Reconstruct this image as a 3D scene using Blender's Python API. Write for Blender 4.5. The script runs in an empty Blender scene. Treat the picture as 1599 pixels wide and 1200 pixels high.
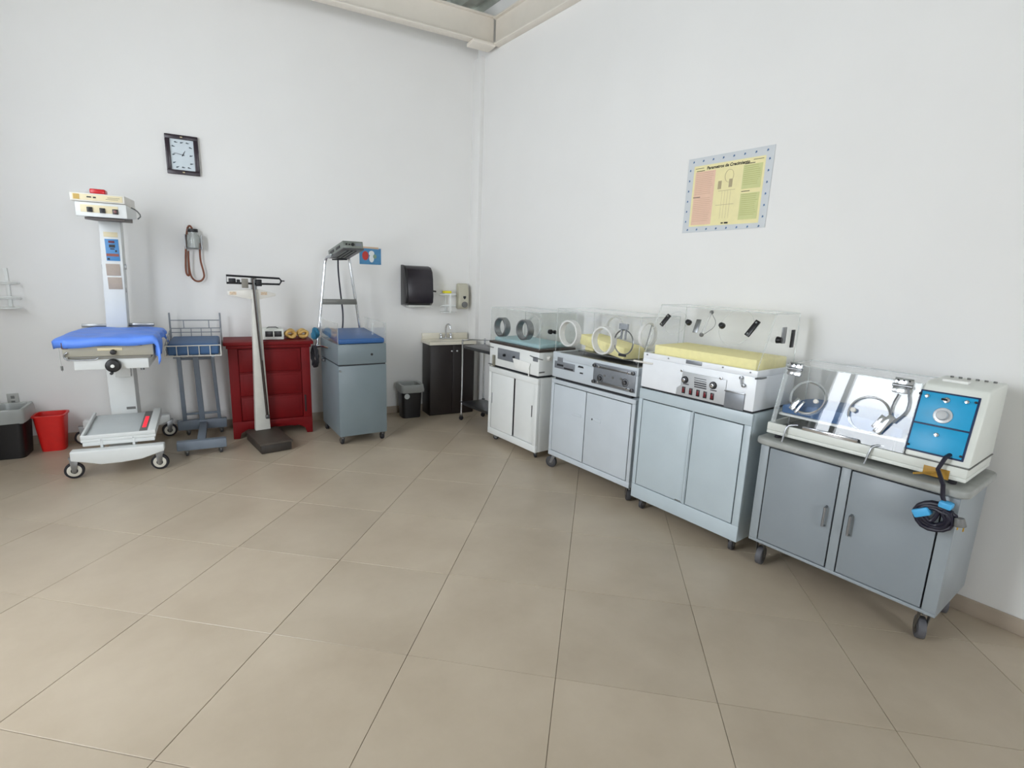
import bpy, bmesh, math, random
from mathutils import Vector, Matrix
random.seed(7)
scene = bpy.context.scene
COL = scene.collection
R = math.radians

# ------------------------------------------------------------------ camera
FPX = 817.09
CAM = Vector((-3.16643633, -5.07193708, 1.51357007))
RIGHT = Vector((0.79901915, -0.60013145, 0.03755838))
UP = Vector((0.09131268, 0.182837, 0.97889357))
FWD = Vector((0.59433188, 0.77872516, -0.20088988))
cam_d = bpy.data.cameras.new('camera')
cam_d.sensor_fit = 'HORIZONTAL'; cam_d.sensor_width = 36.0
cam_d.lens = 36.0 * FPX / 1599.0
cam_d.clip_start = 0.05; cam_d.clip_end = 100
cam = bpy.data.objects.new('camera', cam_d); COL.objects.link(cam)
m = Matrix((RIGHT, UP, -FWD)).transposed().to_4x4(); m.translation = CAM
cam.matrix_world = m
scene.camera = cam

# ------------------------------------------------------------------ light
WX = -4.8                                                     # west wall with two windows, rear wall with one added for fill
WEST = [(-3.45, -2.15, 0.7, 3.5), (-1.30, -0.75, 1.5, 3.3)]   # (y0, y1, z0, z1)
SX0, SX1, SZ0, SZ1, SYW = -3.6, -1.8, 1.0, 3.0, -9.5
w = bpy.data.worlds.new('daylight'); scene.world = w; w.use_nodes = True
bg = w.node_tree.nodes['Background']
bg.inputs[0].default_value = (0.885, 0.938, 1.0, 1); bg.inputs[1].default_value = 12.9
def portal(name, loc, rot, sx, sy):
    l = bpy.data.lights.new(name, 'AREA'); l.shape = 'RECTANGLE'; l.size = sx; l.size_y = sy
    l.cycles.is_portal = True
    o = bpy.data.objects.new(name, l); COL.objects.link(o); o.location = loc; o.rotation_euler = rot
for (y0, y1, z0, z1) in WEST:
    portal('window_daylight', (WX - 0.12, (y0 + y1) / 2, (z0 + z1) / 2), (0, R(-90), 0), z1 - z0, y1 - y0)
portal('added_rear_fill', ((SX0 + SX1) / 2, SYW - 0.12, (SZ0 + SZ1) / 2), (R(90), 0, 0), SX1 - SX0, SZ1 - SZ0)  # portal of the unseen rear window, added for fill
vs = scene.view_settings
vs.view_transform = 'Standard'; vs.look = 'None'; vs.gamma = 1.0; vs.use_curve_mapping = False
vs.exposure = 0.0
scene.cycles.use_denoising = True
scene.cycles.max_bounces = 12; scene.cycles.diffuse_bounces = 6; scene.cycles.transparent_max_bounces = 24

# ------------------------------------------------------------------ pixel -> place helpers
LA = R(-8.9)
LD = Vector((math.cos(LA), math.sin(LA), 0))          # along the left wall, towards the corner
LN = Vector((LD.y, -LD.x, 0))                         # out of the left wall into the room
def ray(u, v): return RIGHT * ((u - 799.5) / FPX) + UP * ((600 - v) / FPX) + FWD
def FL(u, v, z=0.0): d = ray(u, v); return CAM + d * ((z - CAM.z) / d.z)
def PX(u, v, x): d = ray(u, v); return CAM + d * ((x - CAM.x) / d.x)
def PY(u, v, y): d = ray(u, v); return CAM + d * ((y - CAM.y) / d.y)
def PL(u, v, off):
    d = ray(u, v); P = CAM + d * ((off - CAM.dot(LN)) / d.dot(LN)); return -P.dot(LD), P.z
def WL(s, off, z=0.0): p = LN * off - LD * s; return Vector((p.x, p.y, z))

# ------------------------------------------------------------------ materials
def lin(c):
    c /= 255.0
    return c / 12.92 if c <= 0.04045 else ((c + 0.055) / 1.055) ** 2.4
MATS = {}
def mat(name, rgb, rough=0.5, metal=0.0, var=0.04, scale=18.0, bump=0.0, spec=0.5, coat=0.0, emit=0.0, bscale=120.0):
    if name in MATS: return MATS[name]
    M = bpy.data.materials.new(name); M.use_nodes = True; nt = M.node_tree; b = nt.nodes['Principled BSDF']
    col = tuple(lin(c) for c in rgb)
    b.inputs['Roughness'].default_value = rough; b.inputs['Metallic'].default_value = metal
    b.inputs['Specular IOR Level'].default_value = spec; b.inputs['Coat Weight'].default_value = coat
    tc = nt.nodes.new('ShaderNodeTexCoord')
    if var > 0:
        n = nt.nodes.new('ShaderNodeTexNoise'); n.inputs['Scale'].default_value = scale; n.inputs['Detail'].default_value = 4
        nt.links.new(tc.outputs['Object'], n.inputs['Vector'])
        r = nt.nodes.new('ShaderNodeValToRGB')
        r.color_ramp.elements[0].position = 0.3; r.color_ramp.elements[1].position = 0.7
        r.color_ramp.elements[0].color = tuple(c * (1 - var) for c in col) + (1,)
        r.color_ramp.elements[1].color = tuple(min(1, c * (1 + var)) for c in col) + (1,)
        nt.links.new(n.outputs['Fac'], r.inputs['Fac']); nt.links.new(r.outputs['Color'], b.inputs['Base Color'])
    else:
        b.inputs['Base Color'].default_value = col + (1,)
    if bump > 0:
        n2 = nt.nodes.new('ShaderNodeTexNoise'); n2.inputs['Scale'].default_value = bscale
        nt.links.new(tc.outputs['Object'], n2.inputs['Vector'])
        bp = nt.nodes.new('ShaderNodeBump'); bp.inputs['Strength'].default_value = bump; bp.inputs['Distance'].default_value = 0.004
        nt.links.new(n2.outputs['Fac'], bp.inputs['Height']); nt.links.new(bp.outputs['Normal'], b.inputs['Normal'])
    if emit > 0:
        b.inputs['Emission Color'].default_value = col + (1,); b.inputs['Emission Strength'].default_value = emit
    MATS[name] = M; return M
def clear(name, tint=(0.992, 0.995, 0.995), ior=1.46, rough=0.01, veil=0.0, veil_rgb=(230, 232, 230)):
    if name in MATS: return MATS[name]
    M = bpy.data.materials.new(name); M.use_nodes = True; nt = M.node_tree; nt.nodes.clear()
    out = nt.nodes.new('ShaderNodeOutputMaterial'); t = nt.nodes.new('ShaderNodeBsdfTransparent'); t.inputs[0].default_value = tint + (1,)
    g = nt.nodes.new('ShaderNodeBsdfGlossy'); g.inputs['Roughness'].default_value = rough; g.inputs[0].default_value = (1, 1, 1, 1)
    # Schlick reflectance from the angle of view, the same on both faces of the sheet
    ge = nt.nodes.new('ShaderNodeNewGeometry'); dt = nt.nodes.new('ShaderNodeVectorMath'); dt.operation = 'DOT_PRODUCT'
    nt.links.new(ge.outputs['Normal'], dt.inputs[0]); nt.links.new(ge.outputs['Incoming'], dt.inputs[1])
    def mth(op, a_, b_=None):
        n_ = nt.nodes.new('ShaderNodeMath'); n_.operation = op
        for i_, x_ in enumerate((a_, b_)):
            if x_ is None: continue
            if isinstance(x_, (int, float)): n_.inputs[i_].default_value = x_
            else: nt.links.new(x_, n_.inputs[i_])
        return n_.outputs[0]
    r0 = ((ior - 1) / (ior + 1)) ** 2
    fac = mth('ADD', mth('MULTIPLY', mth('POWER', mth('SUBTRACT', 1.0, mth('ABSOLUTE', dt.outputs['Value'])), 5.0), 1 - r0), r0)
    mx = nt.nodes.new('ShaderNodeMixShader'); nt.links.new(fac, mx.inputs[0]); nt.links.new(t.outputs[0], mx.inputs[1]); nt.links.new(g.outputs[0], mx.inputs[2])
    last = mx
    if veil > 0:
        d = nt.nodes.new('ShaderNodeBsdfDiffuse'); d.inputs[0].default_value = tuple(lin(c) for c in veil_rgb) + (1,)
        m2 = nt.nodes.new('ShaderNodeMixShader'); m2.inputs[0].default_value = veil
        nt.links.new(mx.outputs[0], m2.inputs[1]); nt.links.new(d.outputs[0], m2.inputs[2]); last = m2
    nt.links.new(last.outputs[0], out.inputs[0]); MATS[name] = M; return M

WALL = mat('white_wall_paint', (232, 231, 229), 0.75, var=0.012, scale=2.0, bump=0.05, bscale=300)
WALLR = WALL
BEAM = mat('cream_painted_steel', (232, 225, 214), 0.5, var=0.03, scale=6)
DECK = mat('galvanised_roof_deck', (168, 172, 164), 0.5, 0.1, var=0.25, scale=5)
SKIRT = mat('tan_skirting_tile', (172, 158, 142), 0.35, var=0.05, scale=8)
GROUT = mat('dark_grout', (118, 106, 92), 0.9, var=0.1)
TILE = None
WHITE = mat('white_enamel', (226, 228, 226), 0.32, var=0.02, scale=8)
OFFW = mat('warm_white_enamel', (222, 219, 212), 0.35, var=0.03, scale=8)
IVORY = mat('ivory_enamel', (222, 225, 218), 0.35, var=0.03, scale=8)
PALEBLUE = mat('pale_grey_blue_enamel', (194, 201, 207), 0.35, var=0.025, scale=6)
GREYBLUE = mat('light_grey_blue_enamel', (186, 198, 204), 0.35, var=0.03, scale=5)
MIDGREY = mat('mid_grey_enamel', (150, 158, 163), 0.35, var=0.03, scale=5)
MIDGREY2 = mat('mid_grey_enamel_door', (141, 149, 155), 0.35, var=0.03, scale=5)
CABGREY = mat('slate_grey_enamel', (115, 127, 132), 0.35, var=0.04, scale=5)
CARTBLUE = mat('blue_grey_painted_steel', (112, 122, 134), 0.4, var=0.05, scale=8)
WARMW = mat('warmer_white', (222, 225, 224), 0.35, var=0.02, scale=8)
WARMBEIGE = mat('warmer_beige_tray', (168, 164, 150), 0.4, var=0.04, scale=8)
CREAM = mat('cream_label', (226, 214, 178), 0.5, var=0.04)
BLACK = mat('black_plastic', (24, 23, 26), 0.35, var=0.06)
DARK = mat('dark_part_and_gap_shade', (30, 31, 36), 0.6, var=0.05)  # near-black parts; in gaps the colour stands in for shade
RUBBER = mat('black_rubber', (30, 28, 34), 0.65, var=0.1)
RUBGREY = mat('grey_rubber', (62, 62, 65), 0.6, var=0.1)
CHROME = mat('chrome', (214, 216, 220), 0.14, 1.0, var=0.02)
STEEL = mat('brushed_steel', (150, 152, 154), 0.34, 1.0, var=0.08, scale=40)
DKSTEEL = mat('dark_stainless', (104, 104, 106), 0.35, 0.9, var=0.1, scale=12)
ALU = mat('grey_aluminium_panel', (134, 138, 144), 0.38, 0.35, var=0.05, scale=30)
BLUESHEET = mat('blue_vinyl_sheet', (92, 140, 236), 0.45, var=0.05, scale=9, bump=0.15, bscale=14)
BLUEMAT = mat('blue_vinyl_mattress', (48, 92, 148), 0.4, var=0.05, scale=9)
STEELBLUE = mat('steel_blue_vinyl', (62, 100, 146), 0.45, var=0.06, scale=12)
PALEMAT = mat('pale_aqua_mattress', (170, 205, 212), 0.6, var=0.03)
FOAM = mat('yellow_foam', (246, 236, 176), 0.9, var=0.04, scale=30, bump=0.2)
REDP = mat('red_lacquered_wood', (112, 7, 13), 0.55, spec=0.25, var=0.10, scale=6)
REDBIN = mat('red_plastic_bin', (214, 34, 30), 0.38, var=0.05)
ESPRESSO = mat('espresso_wood', (36, 29, 27), 0.45, var=0.12, scale=7)
MARBLE = mat('ivory_cultured_marble', (224, 218, 202), 0.25, var=0.03)
BROWNRUB = mat('brown_rubber_hose', (120, 66, 42), 0.5, var=0.12)
TAN = mat('tan_latex_tube', (206, 168, 98), 0.5, var=0.12, scale=20)
LINER = clear('milky_plastic_liner', (0.95, 0.96, 0.96), 1.4, 0.15, veil=0.55, veil_rgb=(205, 208, 205))
CYAN = mat('cyan_painted_panel', (20, 158, 208), 0.4, var=0.03)
NAVYL = mat('navy_gasket', (22, 44, 84), 0.5, var=0.05)
TAPE = mat('light_blue_tape', (74, 172, 226), 0.5, var=0.05)
CORD = mat('black_cord', (24, 22, 40), 0.45, var=0.1)
BRASS = mat('mustard_plate', (176, 134, 50), 0.5, var=0.08)
REDLED = mat('red_led_display', (240, 40, 60), 0.4, var=0.0, emit=0.7)
REDSW = mat('dark_red_rocker', (112, 18, 30), 0.3, var=0.05)
REDLENS = mat('red_lens', (200, 26, 34), 0.25, var=0.04)
KHAKI = mat('khaki_plastic', (190, 186, 168), 0.4, var=0.03)
GREYPL = mat('grey_plastic', (112, 112, 110), 0.45, var=0.05)
PAPER = mat('white_paper', (232, 232, 228), 0.7, var=0.02)
ACRYL = clear('clear_acrylic', ior=1.42)
ACRYL_THIN = clear('thin_clear_acrylic', (0.996, 0.998, 0.998), ior=1.27)
RIMCLEAR = clear('moulded_clear_rim', (0.98, 0.985, 0.985), 1.3, 0.05, veil=0.10)
ACRYL_OLD = clear('aged_acrylic', (0.985, 0.99, 0.985), 1.46, 0.02, veil=0.05, veil_rgb=(205, 206, 200))
ACEDGE = clear('acrylic_edge', (0.97, 0.98, 0.98), 1.40, 0.05, veil=0.22, veil_rgb=(225, 228, 228))
PORTW = clear('frosted_white_port', (0.96, 0.96, 0.96), 1.45, 0.2, veil=0.62, veil_rgb=(236, 236, 234))
GLASSJ = clear('clear_glass_jar', (0.96, 0.97, 0.965), 1.5, 0.02, veil=0.16, veil_rgb=(226, 229, 227))
FRAME = mat('window_frame_aluminium', (200, 200, 200), 0.4, 0.3, var=0.02)

def tile_mat():
    M = bpy.data.materials.new('beige_porcelain_tile'); M.use_nodes = True; nt = M.node_tree; b = nt.nodes['Principled BSDF']
    tc = nt.nodes.new('ShaderNodeTexCoord'); g = nt.nodes.new('ShaderNodeNewGeometry')
    n = nt.nodes.new('ShaderNodeTexNoise'); n.inputs['Scale'].default_value = 2.2; n.inputs['Detail'].default_value = 6; n.inputs['Roughness'].default_value = 0.6
    nt.links.new(g.outputs['Position'], n.inputs['Vector'])
    r = nt.nodes.new('ShaderNodeValToRGB'); e = r.color_ramp.elements
    e[0].position = 0.3; e[0].color = tuple(lin(c) for c in (172, 157, 137)) + (1,)
    e[1].position = 0.72; e[1].color = tuple(lin(c) for c in (188, 174, 154)) + (1,)
    nt.links.new(n.outputs['Fac'], r.inputs['Fac'])
    oi = nt.nodes.new('ShaderNodeObjectInfo'); hs = nt.nodes.new('ShaderNodeHueSaturation')
    mr = nt.nodes.new('ShaderNodeMapRange'); mr.inputs['To Min'].default_value = 0.955; mr.inputs['To Max'].default_value = 1.03
    nt.links.new(oi.outputs['Random'], mr.inputs['Value']); nt.links.new(mr.outputs['Result'], hs.inputs['Value'])
    nt.links.new(r.outputs['Color'], hs.inputs['Color']); nt.links.new(hs.outputs['Color'], b.inputs['Base Color'])
    b.inputs['Roughness'].default_value = 0.34; b.inputs['Specular IOR Level'].default_value = 0.45
    return M
TILE = tile_mat()

# ------------------------------------------------------------------ mesh builder
class MB:
    def __init__(s): s.v = []; s.f = []; s.mi = []; s.cur = 0
    def add(s, vs, fs):
        o = len(s.v); s.v += [tuple(p) for p in vs]
        for f in fs: s.f.append(tuple(i + o for i in f)); s.mi.append(s.cur)
        return s
    def slot(s, i): s.cur = i; return s
    def box(s, x0, x1, y0, y1, z0, z1, M=None):
        x0, x1 = min(x0, x1), max(x0, x1); y0, y1 = min(y0, y1), max(y0, y1); z0, z1 = min(z0, z1), max(z0, z1)
        vs = [Vector(p) for p in ((x0, y0, z0), (x1, y0, z0), (x1, y1, z0), (x0, y1, z0), (x0, y0, z1), (x1, y0, z1), (x1, y1, z1), (x0, y1, z1))]
        if M: vs = [M @ p for p in vs]
        return s.add(vs, [(3, 2, 1, 0), (4, 5, 6, 7), (0, 1, 5, 4), (1, 2, 6, 5), (2, 3, 7, 6), (3, 0, 4, 7)])
    def prism(s, poly, a0, a1, axis='x', M=None):
        # poly: 2-D outline; axis x -> (y,z), y -> (x,z), z -> (x,y)
        def P(p, a):
            q = {'x': (a, p[0], p[1]), 'y': (p[0], a, p[1]), 'z': (p[0], p[1], a)}[axis]
            q = Vector(q); return M @ q if M else q
        n = len(poly); vs = [P(p, a0) for p in poly] + [P(p, a1) for p in poly]
        fs = [tuple(range(n)), tuple(range(2 * n - 1, n - 1, -1))] + [(i, i + n, (i + 1) % n + n, (i + 1) % n) for i in range(n)]
        return s.add(vs, fs)
    def cyl(s, p0, p1, r0, r1=None, n=16, cap=True):
        p0 = Vector(p0); p1 = Vector(p1); r1 = r0 if r1 is None else r1
        a = (p1 - p0).normalized(); b = a.orthogonal().normalized(); c = a.cross(b)
        vs = []
        for p, r in ((p0, r0), (p1, r1)):
            for i in range(n):
                t = 2 * math.pi * i / n; vs.append(p + b * (r * math.cos(t)) + c * (r * math.sin(t)))
        fs = [(i, (i + 1) % n, (i + 1) % n + n, i + n) for i in range(n)]
        if cap: fs += [tuple(range(n - 1, -1, -1)), tuple(range(n, 2 * n))]
        return s.add(vs, fs)
    def tube(s, pts, r, n=8, closed=False, smooth=0):
        pts = [Vector(p) for p in pts]
        for _ in range(smooth):
            q = []; m_ = len(pts)
            for i in range(m_ if closed else m_ - 1):
                a, b = pts[i], pts[(i + 1) % m_]; q += [a * .75 + b * .25, a * .25 + b * .75]
            pts = q if closed else [pts[0]] + q + [pts[-1]]
        m_ = len(pts); vs = []; b = None
        for i, p in enumerate(pts):
            t = (pts[(i + 1) % m_] - pts[i - 1]) if closed else (pts[min(i + 1, m_ - 1)] - pts[max(i - 1, 0)])
            t.normalize()
            if b is None: b = t.orthogonal().normalized()
            b = b - t * b.dot(t)
            if b.length < 1e-6: b = t.orthogonal()
            b.normalize(); c = t.cross(b)
            for k in range(n):
                a = 2 * math.pi * k / n; vs.append(p + b * (r * math.cos(a)) + c * (r * math.sin(a)))
        fs = []
        for i in range(m_ if closed else m_ - 1):
            j = (i + 1) % m_
            for k in range(n): fs.append((i * n + k, i * n + (k + 1) % n, j * n + (k + 1) % n, j * n + k))
        if not closed: fs += [tuple(range(n - 1, -1, -1)), tuple(range((m_ - 1) * n, m_ * n))]
        return s.add(vs, fs)
    def ring(s, c, axis, rad, r, n=28, k=8, ry=None):
        a = Vector(axis).normalized(); b = a.orthogonal().normalized()
        if abs(a.z) < 0.9: b = Vector((0, 0, 1)) - a * a.z; b.normalize()
        d = a.cross(b); ry = ry or rad
        return s.tube([Vector(c) + b * (rad * math.cos(2 * math.pi * i / n)) + d * (ry * math.sin(2 * math.pi * i / n)) for i in range(n)], r, k, True)
    def band(s, c, axis, rout, rin, length, n=28):
        # thick-walled short pipe, from c along axis
        a = Vector(axis).normalized(); b = a.orthogonal().normalized(); d = a.cross(b); c = Vector(c); vs = []
        for (r, h) in ((rout, 0), (rout, length), (rin, length), (rin, 0)):
            for i in range(n):
                t = 2 * math.pi * i / n; vs.append(c + a * h + b * (r * math.cos(t)) + d * (r * math.sin(t)))
        fs = []
        for q in range(4):
            for i in range(n): fs.append((q * n + i, q * n + (i + 1) % n, ((q + 1) % 4) * n + (i + 1) % n, ((q + 1) % 4) * n + i))
        return s.add(vs, fs)
    def lathe(s, prof, c=(0, 0, 0), n=24):
        c = Vector(c); vs = []
        for (r, z) in prof:
            for i in range(n):
                t = 2 * math.pi * i / n; vs.append(c + Vector((r * math.cos(t), r * math.sin(t), z)))
        fs = []
        for q in range(len(prof) - 1):
            for i in range(n): fs.append((q * n + i, q * n + (i + 1) % n, (q + 1) * n + (i + 1) % n, (q + 1) * n + i))
        return s.add(vs, fs)
    def ball(s, c, r, n=10):
        prof = [(max(1e-4, r * math.sin(math.pi * i / n)), -r * math.cos(math.pi * i / n)) for i in range(n + 1)]
        return s.lathe(prof, c, n * 2)
    def build(s, name, mats, parent=None, bevel=0.0, seg=2, smooth=True, kind=None, label=None):
        if not isinstance(mats, (list, tuple)): mats = [mats]
        me = bpy.data.meshes.new(name); me.from_pydata(s.v, [], s.f)
        for m_ in mats: me.materials.append(m_)
        for p, i in zip(me.polygons, s.mi): p.material_index = i
        bm = bmesh.new(); bm.from_mesh(me)
        bmesh.ops.recalc_face_normals(bm, faces=bm.faces)
        if bevel > 0:
            ed = [e for e in bm.edges if len(e.link_faces) == 2 and e.calc_face_angle(0) > R(40)]
            bmesh.ops.bevel(bm, geom=ed, offset=bevel, segments=seg, affect='EDGES', clamp_overlap=True, profile=0.5)
        for f in bm.faces: f.smooth = smooth
        for e in bm.edges:
            if len(e.link_faces) == 2 and e.calc_face_angle(0) > R(38): e.smooth = False
        bm.to_mesh(me); bm.free()
        o = bpy.data.objects.new(name, me); COL.objects.link(o)
        if parent: o.parent = parent
        if kind: o['kind'] = kind
        if label: o['label'] = label
        return o
def mb(): return MB()
def thing(name, label, cat, loc=(0, 0, 0), rz=0.0, group=None):
    o = bpy.data.objects.new(name, None); COL.objects.link(o); o.empty_display_size = 0.1
    o.location = loc; o.rotation_euler = (0, 0, rz); o['label'] = label; o['category'] = cat
    if group: o['group'] = group
    return o
def tag(o, label, cat, group=None, loc=None, rz=None):
    o['label'] = label; o['category'] = cat
    if group: o['group'] = group
    if loc is not None: o.location = loc
    if rz is not None: o.rotation_euler = (0, 0, rz)
    return o
def struct(o): o['kind'] = 'structure'; return o
def lettering(name, body, size, M, material, parent, align='CENTER', bold=0.0, shear=0.0):
    c = bpy.data.curves.new('lettering', 'FONT'); c.body = body; c.size = size; c.align_x = align; c.align_y = 'CENTER'
    c.offset = bold; c.shear = shear; c.resolution_u = 3
    t = bpy.data.objects.new('lettering_tmp', c); COL.objects.link(t)
    bpy.context.view_layer.update()
    me = bpy.data.meshes.new_from_object(t.evaluated_get(bpy.context.evaluated_depsgraph_get()))
    bpy.data.objects.remove(t); bpy.data.curves.remove(c)
    me.transform(M); me.materials.clear(); me.materials.append(material)
    o = bpy.data.objects.new(name, me); COL.objects.link(o); o.parent = parent; return o
def front(x, y, z): return Matrix.Translation((x, y, z)) @ Matrix.Rotation(R(90), 4, 'X')   # upright, facing local -y

def caster(parent, x, y, top, r, mats=(RUBBER, STEEL, STEEL), width=0.024, trail=0.02, yaw=0.0, cover=False):
    """swivel caster: fork, stem plate, wheel; (x, y) the stem, top the height of the plate"""
    M = Matrix.Translation((x, y, 0)) @ Matrix.Rotation(yaw, 4, 'Z')
    g = mb()
    g.box(-0.022, 0.022, -0.022, 0.022, top - 0.006, top, M)
    g.cyl(M @ Vector((0, 0, top - 0.03)), M @ Vector((0, 0, top - 0.004)), 0.011, n=10)
    hw = width / 2 + 0.004
    for sx in (-1, 1):
        poly = [(-0.016, top - 0.012), (0.016, top - 0.012), (trail + 0.010, r - 0.008), (trail - 0.010, r - 0.008)]
        g.prism(poly, sx * hw - 0.002, sx * hw + 0.002, 'x', M)
    g.box(-hw - .002, hw + .002, -0.016, 0.018, top - 0.016, top - 0.010, M)
    o = g.build('caster', mats[1], parent, 0.001, 1)
    wm = mb(); a = M @ Vector((-width / 2, trail, r)); b = M @ Vector((width / 2, trail, r))
    wm.cyl(a, b, r, n=24); wh = wm.build('wheel', mats[0], o, 0.003, 2)
    h = mb(); a = M @ Vector((-width / 2 - .003, trail, r)); b = M @ Vector((width / 2 + .003, trail, r))
    h.cyl(a, b, r * 0.62, n=20); h.build('hub', mats[2], o, 0.001, 1)
    return o

# ================================================================== THE ROOM
HC = 4.12
XW = WX; KX = 0.09 / 4.7             # the right wall leans away by about a degree
def rwx(y): return 0.09 + y * KX
RWA = R(-90) - math.atan(KX)
YW = -XW * math.tan(R(8.9))           # y where the left wall meets the west wall
SY = -9.5
CORN = (0.0897, -0.0140)
room = [CORN, (XW, YW), (XW, SY), (rwx(SY), SY)]
g = mb(); g.prism([(p[0] * 1.0, p[1]) for p in room], -0.16, -0.004, 'z')
floor = struct(g.build('floor', GROUT)); floor['label'] = 'beige porcelain tile floor laid diagonally'
def clip(poly, a, b):
    out = []; nx, ny = -(b[1] - a[1]), b[0] - a[0]
    f = lambda p: (p[0] - a[0]) * nx + (p[1] - a[1]) * ny
    for i in range(len(poly)):
        p, q = poly[i], poly[(i + 1) % len(poly)]; fp, fq = f(p), f(q)
        if fp >= 0: out.append(p)
        if (fp >= 0) != (fq >= 0): t = fp / (fp - fq); out.append((p[0] + t * (q[0] - p[0]), p[1] + t * (q[1] - p[1])))
    return out
TA = R(-46.3); TX = (math.cos(TA), math.sin(TA)); TY = (-math.sin(TA), math.cos(TA)); TO = (-3.17657, -2.5039)
full = None; cnt = 0; T = 0.6; gp = 0.0010
for i in range(-14, 14):
    for j in range(-14, 14):
        cs = [(i * T + gp, j * T + gp), ((i + 1) * T - gp, j * T + gp), ((i + 1) * T - gp, (j + 1) * T - gp), (i * T + gp, (j + 1) * T - gp)]
        P = [(TO[0] + a * TX[0] + b * TY[0], TO[1] + a * TX[1] + b * TY[1]) for a, b in cs]
        Q = P
        for k in range(4): 
            if Q: Q = clip(Q, room[k], room[(k + 1) % 4])
        if len(Q) < 3: continue
        area = abs(sum(Q[k][0] * Q[(k + 1) % len(Q)][1] - Q[(k + 1) % len(Q)][0] * Q[k][1] for k in range(len(Q)))) / 2
        if area < 0.002: continue
        dz = random.uniform(-0.0004, 0.0004)
        if area > 0.355:
            if full is None:
                q = [(a - (i * T), b - (j * T)) for a, b in cs]
                full = mb().prism(q, -0.010, 0.0, 'z').build('tile', TILE, floor, 0.0012, 1, smooth=False); o = full
            else:
                o = full.copy(); COL.objects.link(o); o.parent = floor
            o.location = (TO[0] + i * T * TX[0] + j * T * TY[0], TO[1] + i * T * TX[1] + j * T * TY[1], dz); o.rotation_euler = (0, 0, TA)
        else:
            o = mb().prism(Q, -0.010, 0.0, 'z').build('tile', TILE, floor, 0.0008, 1, smooth=False); o.location.z = dz
def wall_prism(name, poly, z0, z1, m_): return struct(mb().prism(poly, z0, z1, 'z').build(name, m_, smooth=False))
a0 = WL(0, 0); a1 = WL(5.75, 0)
wall_l = struct(mb().box(-5.05, 0.10, 0, 0.2, 0, HC).build('wall_left', WALL, smooth=False)); wall_l.rotation_euler = (0, 0, LA)
wall_r = struct(mb().box(-0.12, 9.6, 0, 0.2, 0, HC).build('wall_right', WALLR, smooth=False)); wall_r.location = (0.09, 0, 0); wall_r.rotation_euler = (0, 0, RWA)
g = mb(); x0, x1 = WX - 0.2, WX
(p0, p1, q0, q1), (r0_, r1_, s0_, s1_) = WEST
g.box(x0, x1, SY, p0, 0, HC); g.box(x0, x1, p1, r0_, 0, HC); g.box(x0, x1, r1_, YW + .2, 0, HC)
g.box(x0, x1, p0, p1, 0, q0); g.box(x0, x1, p0, p1, q1, HC); g.box(x0, x1, r0_, r1_, 0, s0_); g.box(x0, x1, r0_, r1_, s1_, HC)
struct(g.build('wall_west', WALL, smooth=False))
g = mb(); y0, y1 = SY - 0.2, SY
g.box(x0, SX0, y0, y1, 0, HC); g.box(SX1, 0.1, y0, y1, 0, HC); g.box(SX0, SX1, y0, y1, 0, SZ0); g.box(SX0, SX1, y0, y1, SZ1, HC)
struct(g.build('wall_rear', WALL, smooth=False))
for n_, (y0, y1, z0, z1) in enumerate(WEST):
    wf = struct(mb().box(WX - .12, WX - .06, y0, y1, z0, z0 + .05).build('window_%d' % (n_ + 1), FRAME))
    mb().box(WX - .12, WX - .06, y0, y1, z1 - .05, z1).build('head_frame', FRAME, wf)
    for yy in (y1 - .03, y1 - .26, y0 + .03): mb().box(WX - .12, WX - .06, yy - .03, yy + .03, z0 + .05, z1 - .05).build('mullion', FRAME, wf)
wf = struct(mb().box(SX0, SX1, SYW - .12, SYW - .06, SZ0, SZ0 + .05).box(SX0, SX1, SYW - .12, SYW - .06, SZ1 - .05, SZ1).build('window_3', FRAME))  # rear window out of view, added to even out the light
for k in range(4):
    xx = SX0 + .03 + k * (SX1 - SX0 - .06) / 3
    mb().box(xx - .03, xx + .03, SYW - .12, SYW - .06, SZ0 + .05, SZ1 - .05).build('mullion', FRAME, wf)
# corrugated roof deck: ribs run parallel to the right wall
prof = []; xx = -5.15
while xx < 0.3:
    prof += [(xx, HC), (xx + .10, HC), (xx + .13, HC + .075), (xx + .22, HC + .075)]; xx += 0.25
top = [(prof[-1][0], HC + .2), (prof[0][0], HC + .2)]
struct(mb().prism(prof + top, SY - .2, YW + .3, 'y').build('ceiling', DECK, smooth=False))
# skirting
t_ = 0.012
struct(mb().prism([(p.x, p.y) for p in (WL(4.84, 0.0), WL(-.08, 0.0), WL(-.08, t_), WL(4.84, t_))], 0, 0.078, 'z').build('baseboard_left', SKIRT, bevel=.002))
bb = struct(mb().box(0.15, 9.5, -t_, 0, 0, 0.078).build('baseboard_right', SKIRT, bevel=.002)); bb.location = (0.09, 0, 0); bb.rotation_euler = (0, 0, RWA)
# corner column, cap plate and the two steel beams under the roof
struct(mb().box(0.04, 0.10, -0.15, 0.0, 0, 3.69).build('trim_1', WALL, bevel=.004))
def lwp(offs, zs, s0, s1):  # I-section swept along the left wall
    pts = list(zip(offs, zs)); g_ = mb(); n = len(pts)
    vs_ = [WL(s0, o_, z_) for o_, z_ in pts] + [WL(s1, o_, z_) for o_, z_ in pts]
    g_.add(vs_, [tuple(range(n)), tuple(range(2 * n - 1, n - 1, -1))] + [(i, i + n, (i + 1) % n + n, (i + 1) % n) for i in range(n)])
    return g_
ZB, ZT = 3.718, 3.965
def isec(a, b, web, z0, z1, t=0.016):   # a front, b back
    return ([a, a, web, web, a, a, b, b, web - .0 if False else web + (b - web) * .15, web + (b - web) * .15, b, b],
            [z0, z0 + t, z0 + t, z1 - t, z1 - t, z1, z1, z1 - t, z1 - t, z0 + t, z0 + t, z0])
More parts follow.
